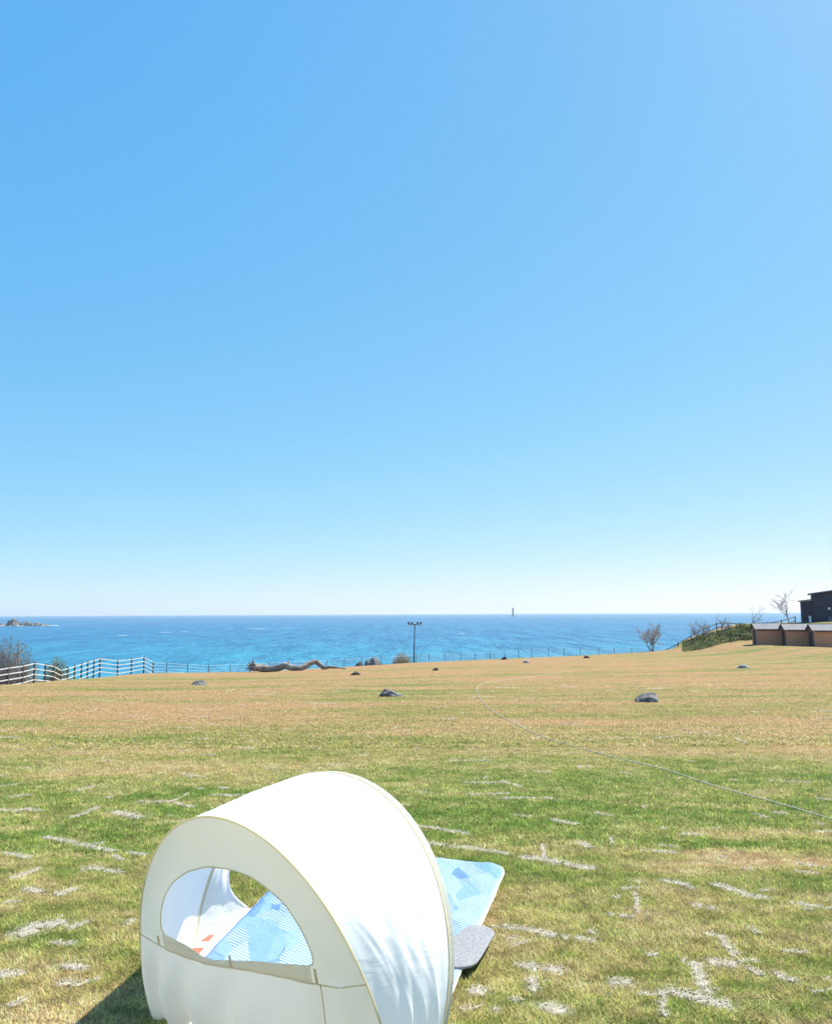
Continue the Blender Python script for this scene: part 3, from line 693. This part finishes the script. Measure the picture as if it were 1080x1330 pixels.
GB = 'boulders behind the seaward fence'
rock(463, 861, 22, 22, 'low dark boulder beyond the fence right of the driftwood', 'rock', .7, 21, Y=97.6, name='boulder', cat='boulder', group=GB)
rock(484, 861, 26, 24, 'long dark boulder beyond the fence beside the dome of dry brush', 'rock', .7, 22, Y=98.8, name='boulder', cat='boulder', group=GB)

# ------------------------------------------------------------------ driftwood
DY = 82.0
def z3(x, y): return at_depth(310 + x/7.2, 840 + y/7.2, DY)
cl = [(135, 180), (200, 193), (290, 200), (370, 190), (440, 166), (500, 184), (580, 190), (640, 160), (705, 133), (750, 158), (790, 186), (850, 180), (930, 184), (1005, 194)]
rd = [.38, .37, .34, .33, .31, .29, .28, .26, .25, .23, .20, .14, .09, .04]
cp = [z3(*p) for p in cl]
g0 = [float(terrain(p.x, p.y)) for p in cp]
dz = max(0, max(g + r*.3 - p.z for g, p, r in zip(g0, cp, rd)) - .1)
drop = min(p.z - r - g for p, r, g in zip(cp, rd, g0)); cp = [p + Vector((0, .5*math.sin(i*.9), -drop - .06)) for i, p in enumerate(cp)]
dw = empty('driftwood_log', (cp[4].x, cp[4].y, g0[4]), 'long twisted bleached driftwood trunk lying on the lawn before the fence', 'driftwood')
pp = catm(cp, 5); rr = list(np.interp(np.linspace(0, 13, len(pp)), range(14), rd)); rr = [r*(1 + .16*mnoise.noise(Vector((i*.5, 0, 0)))) for i, r in enumerate(rr)]
MB().tube(pp, rr, 9).build('trunk', M['driftwood'], dw, True)
c0 = cp[0]
mb = MB()
for a, l in ((80, 1.15), (125, .7), (160, .75), (200, .7), (245, .6), (290, .5), (40, .5)):
    a_ = math.radians(a); e = c0 + Vector((math.cos(a_)*l*.75 - .12, random.uniform(-.25, .25), math.sin(a_)*l*.8))
    mb.tube([c0 + Vector((.1, 0, 0)), c0*.5 + e*.5 + Vector((-.05, .05, .03)), e], [.17, .12, .04], 6)
mb.build('root_flare', M['driftwood'], dw, True)
for k, (a, b) in enumerate((((4, 0), (.35, .15, .42)), ((8, 0), (.25, -.1, .18)), ((5, 0), (.3, -.2, -.12)))):
    p = cp[a[0]]; MB().tube([p, p + Vector(b)*.6, p + Vector(b)], [.10, .08, .05], 6).build('branch_stub', M['driftwood'], dw, True)

# ------------------------------------------------------------------ fences
fl = [(-14, 871, 49), (11, 867, 51), (30, 864.5, 53), (45, 861, 55), (59, 863, 57), (70, 865, 58.5), (79, 870, 60), (88, 868, 61.5), (97, 865, 63), (106, 862.5, 64.5), (114, 860, 66), (122, 857.5, 67.5), (130, 855, 69), (153, 858, 72), (171, 856, 75), (187, 853.5, 78), (199, 860, 80.5)]
tops = [at_depth(*a) for a in fl]
fen = empty('post_and_rail_fence', (tops[8].x, tops[8].y, float(terrain(tops[8].x, tops[8].y))), 'fence of dark posts with four white rails along the left edge of the lawn', 'fence')
for p in tops:
    b = min(float(terrain(p.x, p.y)), p.z - 1.25) - .15
    MB().box((p.x, p.y, (p.z + .06 + b)/2), (.10, .10, p.z + .06 - b)).build('post', M['post'], fen)
for a, b in zip(tops, tops[1:]):
    for k in range(4):
        z = -.04 - k*.345; A = a + Vector((.03, -.06, z)); B_ = b + Vector((.03, -.06, z)); d_ = B_ - A; X = d_.normalized(); Yv = Vector((0, 0, 1)).cross(X).normalized(); Z = X.cross(Yv)
        MB().box((A+B_)/2, (d_.length*.999, .035, .058), (X, Yv, Z)).build('rail', M['rail'], fen)
px_l = [199, 217, 244, 271, 299, 324, 350, 375, 400, 424, 447, 470, 495, 520, 540, 557, 577, 598, 617, 636, 655, 673, 690, 712, 732, 753, 777, 797, 820, 843, 866]
Yb = [np.interp(p, [199, 350, 540, 650, 790, 866], [80.8, 89.5, 102, 106, 109, 110]) for p in px_l]
ct = []
sfen = empty('cable_fence', (0, 102, float(terrain(0, 102))), 'low fence of thin dark posts and pale cables along the seaward crest', 'fence')
for p, Y in zip(px_l, Yb):
    ty = np.interp(p, [199, 271, 424, 577, 650, 732, 797, 866], [860, 864, 857.5, 848.5, 845, 841, 842, 842])
    t = at_depth(p, ty, Y); b = min(float(terrain(t.x, t.y)), t.z - .9) - .1; ct.append(t)
    MB().tube([(t.x, t.y, b), (t.x, t.y, t.z + .03)], .035, 6).build('post', M['slimpost'], sfen)
for k in range(4):
    MB().tube([t + Vector((0, 0, -.06 - .27*k)) for t in ct], .014, 5).build('cable', M['cable'], sfen)
hf = [(866, 843.5, 110), (880, 835.5, 110.5), (897, 826, 111), (913, 817, 112), (930, 809.5, 113), (945, 809, 114), (961, 810, 114), (978, 810.5, 114), (996, 809, 115), (1014, 806, 116), (1032, 801, 117)]
ht = [at_depth(*a) for a in hf]
hfe = empty('hillside_fence', (ht[3].x, ht[3].y, float(terrain(ht[3].x, ht[3].y))), 'dark handrail fence climbing the scrubby bank towards the cabins', 'fence')
for t in ht:
    b = min(float(terrain(t.x, t.y)), t.z - 1.0) - .1; MB().box((t.x, t.y, (t.z+b)/2 + .05), (.11, .11, t.z - b + .1)).build('post', M['darkrail'], hfe)
for k in range(2): MB().tube([t + Vector((0, -.08, -.05 - .55*k)) for t in ht], .05, 6).build('rail', M['darkrail'], hfe)

# ------------------------------------------------------------------ floodlight pole
LY = 101.5; top = at_depth(538.5, 811.5, LY); bz = float(terrain(top.x, LY))
lp = empty('floodlight_pole', (top.x - .1, LY, bz), 'tall dark floodlight pole with four lamps on a crossbar', 'lamp post')
bot = Vector((at_depth(537, 858, LY).x, LY, bz - .2))
MB().tube([bot, top], [.085, .06], 8).build('pole', M['lamp_metal'], lp, True)
MB().box(top + Vector((0, 0, .02)), (1.45, .09, .09)).build('crossbar', M['lamp_metal'], lp)
for dx in (-.72, -.34, .34, .72):
    c = top + Vector((dx, -.05, .16)); lm = MB().box(c, (.26, .26, .20), (Vector((1, 0, 0)), Vector((0, .9, -.4)).normalized(), Vector((0, .4, .9)).normalized())).build('floodlight', M['lamp_metal'], lp)
    MB().box(c + Vector((0, -.07, -.10)), (.20, .20, .03), (Vector((1, 0, 0)), Vector((0, .9, -.4)).normalized(), Vector((0, .4, .9)).normalized())).build('lamp_glass', M['lampglass'], lm)

# ------------------------------------------------------------------ bare trees and shrubs
def limb_pts(p, d, l, rs, n=4, wob=.25, up=.15):
    pts = [p]; d = d.normalized()
    for k in range(n):
        d = (d + Vector((rs.gauss(0, wob), rs.gauss(0, wob), rs.gauss(0, wob*.6) + up))).normalized(); pts.append(pts[-1] + d*l/n)
    return pts, d
def bare_tree(px, Y, topy, label, seed, lean=0, spread=.75, stems=1, m='twig', base_y=None, levels=4, name='bare_tree', first=.3, cat='tree', tr=.022):
    rs = random.Random(seed); b = on_ground(px, Y); Ht = at_depth(px, topy, Y).z - b.z
    t = empty(name, b, label, cat, 'bare trees and shrubs along the far edge'); tm, cm = MB(), MB()
    def grow(p, d, l, r, lev):
        pts, dd = limb_pts(p, d, l, rs, 3 if lev else 4, .26, .03)
        (tm if lev < 2 else cm).tube(pts, list(np.linspace(r, r*.62, len(pts))), 6 if lev < 2 else 4, False)
        if lev >= levels: return
        for k in range(rs.choice((3, 3, 4)) if lev else 5):
            q = pts[rs.randint(max(1, len(pts)-3), len(pts)-1)] if lev else pts[rs.randint(2, 4)]
            a = rs.uniform(0, 2*math.pi); s = spread*rs.uniform(.8, 1.9)
            nd = (dd + Vector((math.cos(a)*s, math.sin(a)*s, rs.uniform(0, .35))))
            grow(q, nd, l*rs.uniform(.55, .8), max(.013, r*.55), lev+1)
    for k in range(stems):
        a = rs.uniform(0, 6.28); grow(b - Vector((0, 0, .15)), Vector((lean + .35*(k-(stems-1)/2), .1*math.cos(a), 1)), Ht*first*1.15, Ht*tr, 0)
    vs = [v for q in (tm, cm) for v in q.v]; zt = max(v[2] for v in vs); s = Ht/(zt-b.z)
    for q in (tm, cm): q.v = [(b.x + (v[0]-b.x)*s, b.y + (v[1]-b.y)*s, b.z + (v[2]-b.z)*s) for v in q.v]
    tm.build('trunk', M['bark'], t, True); cm.build('crown', M[m], t, True); return t
bare_tree(845, 109, 807, 'bare twiggy tree standing alone on the crest left of the bank', 3, stems=3, spread=.55, first=.34, levels=4, tr=.016)
bare_tree(905, 109, 805, 'leaning bare tree at the lower end of the scrubby bank', 5, lean=.35, stems=2, spread=.7, first=.36)
bare_tree(937, 111, 796, 'small bare tree on the scrubby bank at the bend of the handrail', 8, stems=2, spread=.6, first=.36, levels=3)
bare_tree(974, 108, 784, 'slender bare tree just behind the corner of the first cabin', 9, spread=.7, first=.5, levels=3, tr=.017)
bare_tree(1022, 110, 760, 'tallest bare tree, rising behind the cabins against the sky', 13, spread=.8, first=.5, levels=4, tr=.017)
bare_tree(1078, 121, 752, 'bare tree showing above the roof of the dark building', 17, spread=.8, first=.45, levels=4)
def brush(name, px, Y, w, h, zoff, label, m, cols=None, nt=260, nl=0, seed=1, squat=.6):
    rs = random.Random(seed); b = on_ground(px, Y); b.z += zoff
    t = empty(name, b, label, 'shrub'); mb = MB()
    for k in range(nt):
        a = rs.uniform(0, 6.283); e = math.acos(rs.uniform(.05, 1)); r = rs.uniform(.65, 1.05)
        d = Vector((math.sin(e)*math.cos(a)*w/2, math.sin(e)*math.sin(a)*w/2, math.cos(e)*h))*r
        s = b + Vector((d.x*.25, d.y*.25, -.1)); mid = s + d*.55 + Vector((rs.gauss(0, .08)*w*.3, rs.gauss(0, .08)*w*.3, .06*h)); mb.tube([s, mid, b + d], [.028, .018, .008], 4, False)
        for q in range(2):
            v = Vector((rs.gauss(0, 1), rs.gauss(0, 1), rs.gauss(.4, .8))).normalized()*h*.16; mb.tube([mid, mid + v], [.012, .006], 3, False)
    mb.build('stems', M[m], t)
    if nl:
        c = np.array(b); u = rng.normal(size=(nl, 3)); u /= np.linalg.norm(u, axis=1)[:, None]; u[:, 2] = np.abs(u[:, 2]); rr_ = rng.random(nl)**.4
        P = c + u*rr_[:, None]*np.array([w/2, w/2, h]); T = rng.normal(size=(nl, 2, 3))*.07
        V = np.stack([P, P + T[:, 0], P + T[:, 1]], 1).reshape(-1, 3); cc = np.array(cols)[rng.integers(0, len(cols), nl)]*rng.uniform(.6, 1.3, nl)[:, None]
        o = raw_mesh('foliage', V - c, np.arange(3*nl).reshape(-1, 3), M['leaf'], False, {'col': ('FLOAT_COLOR', np.c_[np.repeat(cc, 3, 0), np.ones(3*nl)])}); o.parent = t
    return t
brush('bare_shrub', 14, 60, 4.8, 4.6, .2, 'grey leafless shrub behind the white-railed fence at far left', 'twig', [(.20, .21, .17), (.28, .26, .21), (.14, .17, .10)], 700, 3600, 2)
brush('green_shrub', 77, 68, 2.6, 3.0, .2, 'yellow-green shrub behind the dip of the white-railed fence', 'straw', [(.10, .15, .04), (.16, .19, .07), (.22, .20, .10)], 220, 2600, 3)
brush('dry_brush', 521, 101.6, 3.0, 2.5, .0, 'dome of dry straw-coloured brush left of the floodlight pole', 'straw', [(.46, .38, .25), (.36, .28, .17), (.28, .24, .14)], 420, 2600, 4)
# scrub on the bank: a mass of leaf-sized faces over the rising ground
n_ = 60000
t_ = rng.random(n_); pxx = 884 + 94*t_; Yv = 99.5 + 13*rng.random(n_)
Xv = (pxx-540)/FPX*Yv*.993; top_h = .1 + 1.7*np.clip(fbm(Xv*.8, Yv*.8, 55, 3)-.2, 0, 1)*sstep(33.8, 37.5, Xv)
low = sstep(100.5, 103.5, Yv + (fbm(Xv, Yv, 8, 2)-.5)*2 - 1.5*sstep(36, 40, Xv) + 2.5*(1-sstep(33, 36, Xv)))
keep = rng.random(n_) < low*sstep(882, 897, pxx + 8*fbm(Yv, Yv*0, 3, 2)); top_h = top_h*(.35 + .65*sstep(884, 915, pxx)); Xv, Yv, top_h = Xv[keep], Yv[keep], top_h[keep]; n_ = len(Xv)
zz = terrain(Xv, Yv) + top_h*rng.random(n_)**.5*(.4 + .9*vnoise(Xv*2.3, Yv*2.3, 5)); P = np.stack([Xv, Yv, zz], -1)
T = rng.normal(size=(n_, 2, 3))*.11; cm = fbm(Xv*1.3, Yv*1.3, 66, 3)
cc = np.where(cm[:, None] > .52, np.array([.20, .22, .085]), np.array([.085, .12, .05]))*rng.uniform(.6, 1.35, n_)[:, None]
tan_ = rng.random(n_) < .14; cc[tan_] = np.array([.30, .25, .15])
o = raw_mesh('bank_scrub', np.stack([P, P+T[:, 0], P+T[:, 1]], 1).reshape(-1, 3), np.arange(3*n_).reshape(-1, 3), M['leaf'], False, {'col': ('FLOAT_COLOR', np.c_[np.repeat(cc, 3, 0), np.ones(3*n_)])})
tag(o, 'low green scrub covering the bank left of the wooden cabins', 'scrub', kind='stuff')

# ------------------------------------------------------------------ wooden cabins
def cabin(x0px, x1px, basepx, Y, label):
    a = at_depth(x0px, basepx, Y); L_ = (x1px-x0px)/FPX*Y*.985; D_, Hw, Hr = 2.3, 1.78, .62
    rz = math.radians(-9); ex = Vector((math.cos(rz), math.sin(rz), 0)); ey = Vector((-math.sin(rz), math.cos(rz), 0)); ez = Vector((0, 0, 1))
    gz = float(terrain(a.x + L_/2, Y + .5)); b = Vector((a.x, Y, gz - .05))
    t = empty('wooden_cabin', b, label, 'cabin', 'row of wooden cabins')
    f = lambda x, y, z: b + ex*x + ey*y + ez*z
    mb = MB(); nb = 9; bh = Hw/nb
    for k in range(nb):
        mb.box(f(L_/2, .02 + .008*(k % 2), bh*(k+.5)), (L_ - .16, .05, bh - .018), (ex, ey, ez))
    mb.build('front_siding', M['cabwood'], t)
    MB().box(f(L_/2, D_/2 + .04, Hw/2), (L_ - .2, D_ - .16, Hw - .02), (ex, ey, ez)).build('wall_core', M['cabdark'], t)
    mb = MB()
    for k in range(8):
        y = D_*(k+.5)/8; hh_ = Hw + Hr*(1 - abs(y - D_/2)/(D_/2)) - .10
        if 2 <= k <= 5 and False: continue
        mb.box(f(.03 + .008*(k % 2), y, hh_/2), (.06, D_/8 - .02, hh_), (ex, ey, ez))
    mb.build('gable_boards', M['cabend_shaded'], t)
    dr = MB().box(f(-.02, D_/2, .85), (.05, .8, 1.65), (ex, ey, ez)).build('door', M['cabdark'], t)
    MB().box(f(-.06, D_/2 + .28, .85), (.04, .04, .14), (ex, ey, ez)).build('handle', M['lamp_metal'], dr)
    for x in (.06, L_ - .06): MB().box(f(x, -.015, Hw/2), (.12, .07, Hw), (ex, ey, ez)).build('corner_post', M['cabwood'], t)
    ov = .16; th = .07; mb = MB()
    pr = [f(x, y, z) for x in (-.22, L_ + .02) for y, z in ((-ov, Hw - .02), (D_/2, Hw + Hr), (D_ + ov, Hw - .02), (D_ + ov, Hw - .02 + th), (D_/2, Hw + Hr + th), (-ov, Hw - .02 + th))]
    mb.add(pr, [(0, 1, 7, 6), (1, 2, 8, 7), (2, 3, 9, 8), (3, 4, 10, 9), (4, 5, 11, 10), (5, 0, 6, 11), (0, 5, 4, 1), (1, 4, 3, 2), (6, 7, 10, 11), (7, 8, 9, 10)])
    rf = mb.build('roof', M['cabroof'], t)
    MB().tube([f(-.23, D_/2, Hw + Hr + th), f(L_ + .03, D_/2, Hw + Hr + th)], .05, 6).build('ridge_cap', M['cabroof'], rf)
    for s in (-1, 1):
        A = f(-.235, D_/2, Hw + Hr - .01); B_ = f(-.235, D_/2 + s*(D_/2 + ov), Hw - .05); d_ = B_-A
        MB().box((A+B_)/2, (d_.length, .04, .14), (d_.normalized(), ex, d_.normalized().cross(ex))).build('bargeboard', M['cabdark'], t)
    MB().box(f(L_/2, -.11, Hw - .06), (L_ - .1, .05, .10), (ex, ey, ez)).build('fascia', M['cabdark'], t)
    return t
cabin(983, 1014, 835.5, 94.0, 'first wooden cabin of the row, next to the scrubby bank')
cabin(1021.5, 1050, 838.5, 91.6, 'middle wooden cabin of the row, between two others')
cabin(1058, 1092, 841.0, 89.0, 'wooden cabin cut off by the right edge of the picture')

# ------------------------------------------------------------------ dark building on the hill
BY = 112.0
P0 = at_depth(1041, 807, BY); bz = float(terrain(P0.x + 2, BY + 2)) - .4; BA = math.atan2(P0.x, BY) - .02
wx, wy = Vector((math.cos(BA), -math.sin(BA), 0)), Vector((math.sin(BA), math.cos(BA), 0))
hs = empty('hill_building', (P0.x, BY, bz), 'dark blue-black building with slanting roofs on the rise behind the cabins', 'building')
def wpos(px):                                # distance along the front wall where the photo column px meets it
    r = ray(px, 790); tp = r[0]/r[1]; return (BY*tp - P0.x)/(wx.x - wx.y*tp)
def zat(px, py): w = wpos(px); return at_depth(px, py, BY + wx.y*w).z
def loc(w, d, z): q = Vector((P0.x, BY, 0)) + wx*w + wy*d; return Vector((q.x, q.y, z))
def prism(name, w0, w1, d0, d1, zb, zl, zr, m, th=None):
    lo = (zb, zb) if th is None else (zl, zr); hi = (zl, zr) if th is None else (zl + th, zr + th)
    vs = [loc(w0, d0, lo[0]), loc(w1, d0, lo[1]), loc(w1, d1, lo[1]), loc(w0, d1, lo[0]), loc(w0, d0, hi[0]), loc(w1, d0, hi[1]), loc(w1, d1, hi[1]), loc(w0, d1, hi[0])]
    return MB().add(vs, [(3, 2, 1, 0), (4, 5, 6, 7), (0, 1, 5, 4), (1, 2, 6, 5), (2, 3, 7, 6), (3, 0, 4, 7)]).build(name, m, hs)
w0, w1, w2 = 0.0, wpos(1055), wpos(1112)
prism('side_wall', w0, w1 + .3, 0, 5, bz, zat(1041, 781.5), zat(1056, 779.5), M['darkwall']); prism('main_wall', w1, w2, -.4, 6, bz, zat(1055, 772.5), zat(1110, 764), M['darkwall'])
prism('side_roof', w0 - .3, w1 - .01, -.35, 5.4, 0, zat(1041, 781.5) + .01, zat(1056, 779.5) + .03, M['darkroof'], .12); prism('main_roof', w1 - .4, w2 + .3, -.8, 6.4, 0, zat(1055, 772.5) + .01, zat(1110, 764) + .05, M['darkroof'], .16)
mb = MB().box(loc(wpos(1076), -.44, zat(1076, 790.5)), (.28, .08, .28), (wx, wy, Vector((0, 0, 1)))); mb.build('wall_light', M['white'], hs)
mb = MB().box(loc(wpos(1079), -.66, zat(1079, 804)), (1.0, .45, .62), (wx, wy, Vector((0, 0, 1)))); mb.build('air_conditioner', M['darkroof'], hs)
q = loc(wpos(1050.5), -.8, 0); MB().tube([(q.x, q.y, float(terrain(q.x, q.y)) - .1), (q.x, q.y, zat(1050.5, 800))], .16, 8).build('white_pillar', M['white'], hs)

# ------------------------------------------------------------------ sea beacon and islet
D = 3300.0; k = at_depth(666, 796, D); bk = empty('sea_beacon', (k.x, D, SEA), 'slim dark lighthouse tower standing far out on the horizon', 'lighthouse')
def ringz(prof): return [[(k.x + r*math.cos(a), D + r*math.sin(a), SEA + z) for a in np.linspace(0, 2*math.pi, 17)[:-1]] for r, z in prof]
MB().grid(ringz([(7, -2), (7, 3), (5, 5), (.5, 5)]), True).build('base', M['stone_tower'], bk)
MB().grid(ringz([(4.2, 5), (3.2, 14), (3.0, 24)]), True).build('tower', M['stone_tower'], bk)
MB().grid(ringz([(.5, 23.5), (4.6, 24), (4.6, 25.4), (.5, 25.5)]), True).build('gallery', M['stone_tower'], bk)
MB().grid(ringz([(3.2, 25.4), (3.2, 30), (2.6, 32), (.4, 33.5), (.1, 34)]), True).build('lantern', M['stone_tower'], bk)
isl = empty('rocky_islet', (at_depth(30, 813, 990).x, 990, SEA), 'low rocky islet with a pale peaked boulder off the left shore', 'islet')
def irock(px, wpx, hpx, seed, m='islet'):
    Y = 985 + 10*random.Random(seed).random(); x = at_depth(px, 813, Y).x; W = wpx*Y/FPX; Hh = hpx*Y/FPX
    bm = bmesh.new(); bmesh.ops.create_icosphere(bm, subdivisions=3, radius=1)
    for v in bm.verts: v.co *= 1 + .35*mnoise.noise(v.co*1.8 + Vector((seed, 1, 0))) + .16*mnoise.noise(v.co*5 + Vector((seed, 2, 0)))
    me = bpy.data.meshes.new('boulder')
    for v in bm.verts: v.co = Vector((v.co.x*W/2, v.co.y*W/2, v.co.z*Hh - .15*Hh))
    bm.to_mesh(me); bm.free(); me.materials.append(M[m]); o = bpy.data.objects.new('boulder', me); col.objects.link(o); o.parent = isl
    o.location = (x - isl.location.x, Y - isl.location.y, 0)
for px, w, h_, s in ((-14, 20, 4, 1), (4, 16, 4, 2), (11, 6, 8, 3), (18, 13, 9.5, 4), (23, 8, 7, 5), (30, 10, 5, 6), (36, 10, 5.5, 7), (42, 8, 4, 8), (48, 9, 4.6, 9), (54, 9, 3.6, 10), (60, 8, 2.6, 11), (-30, 18, 5, 12)): irock(px, w, h_, s)
fo = MB()
for px, w, dy in ((69, 12, -4), (60, 14, -7), (8, 20, -9), (30, 30, -9)):
    x = at_depth(px, 813, 985).x; W = w*985/FPX
    fo.add([(x + W/2*math.cos(a)*(1 + .25*math.sin(3*a+px)), 990 + dy + 5*math.sin(a), SEA + .35 + .15*math.sin(a*5)) for a in np.linspace(0, 2*math.pi, 25)[:-1]], [tuple(range(24))])
o = fo.build('surf_foam', M['foam'], isl); o['kind'] = 'stuff'
wc_ = MB()
for px, py, w in ((335, 817, 26), (372, 816, 14), (300, 816, 10), (215, 822, 14), (240, 821, 10), (600, 824, 9), (160, 826, 12)):
    d = ray(px, py); t = (SEA-H)/d[2]; x, y = d[0]*t, d[1]*t; W = w*y/FPX
    wc_.add([(x + W/2*math.cos(a)*(1 + .3*math.sin(2*a+px)), y + W*.09*math.sin(a)*(1 + .5*math.sin(5*a)) + 1.5*math.sin(a), SEA + .3) for a in np.linspace(0, 2*math.pi, 25)[:-1]], [tuple(range(24))])
o = wc_.build('whitecaps', M['foam']); tag(o, 'thin white wave crests scattered on the sea', 'wave crests', kind='stuff')

# ------------------------------------------------------------------ sea haze
mb = MB().box((0, 60, 12.5), (38800, 38800, 53)); hz = mb.build('haze', M['foam']); hz.data.materials.clear()
hm = bpy.data.materials.new('sea_haze'); hm.use_nodes = True; hm.node_tree.nodes.clear()
ho = hm.node_tree.nodes.new('ShaderNodeOutputMaterial'); pv = hm.node_tree.nodes.new('ShaderNodeVolumePrincipled')
pv.inputs['Color'].default_value = (.86, .93, 1, 1); pv.inputs['Density'].default_value = 0.00009; pv.inputs['Anisotropy'].default_value = .3
hm.node_tree.links.new(pv.outputs[0], ho.inputs['Volume']); hz.data.materials.append(hm)
tag(hz, 'thin pale sea haze over the whole scene', 'haze', kind='stuff')
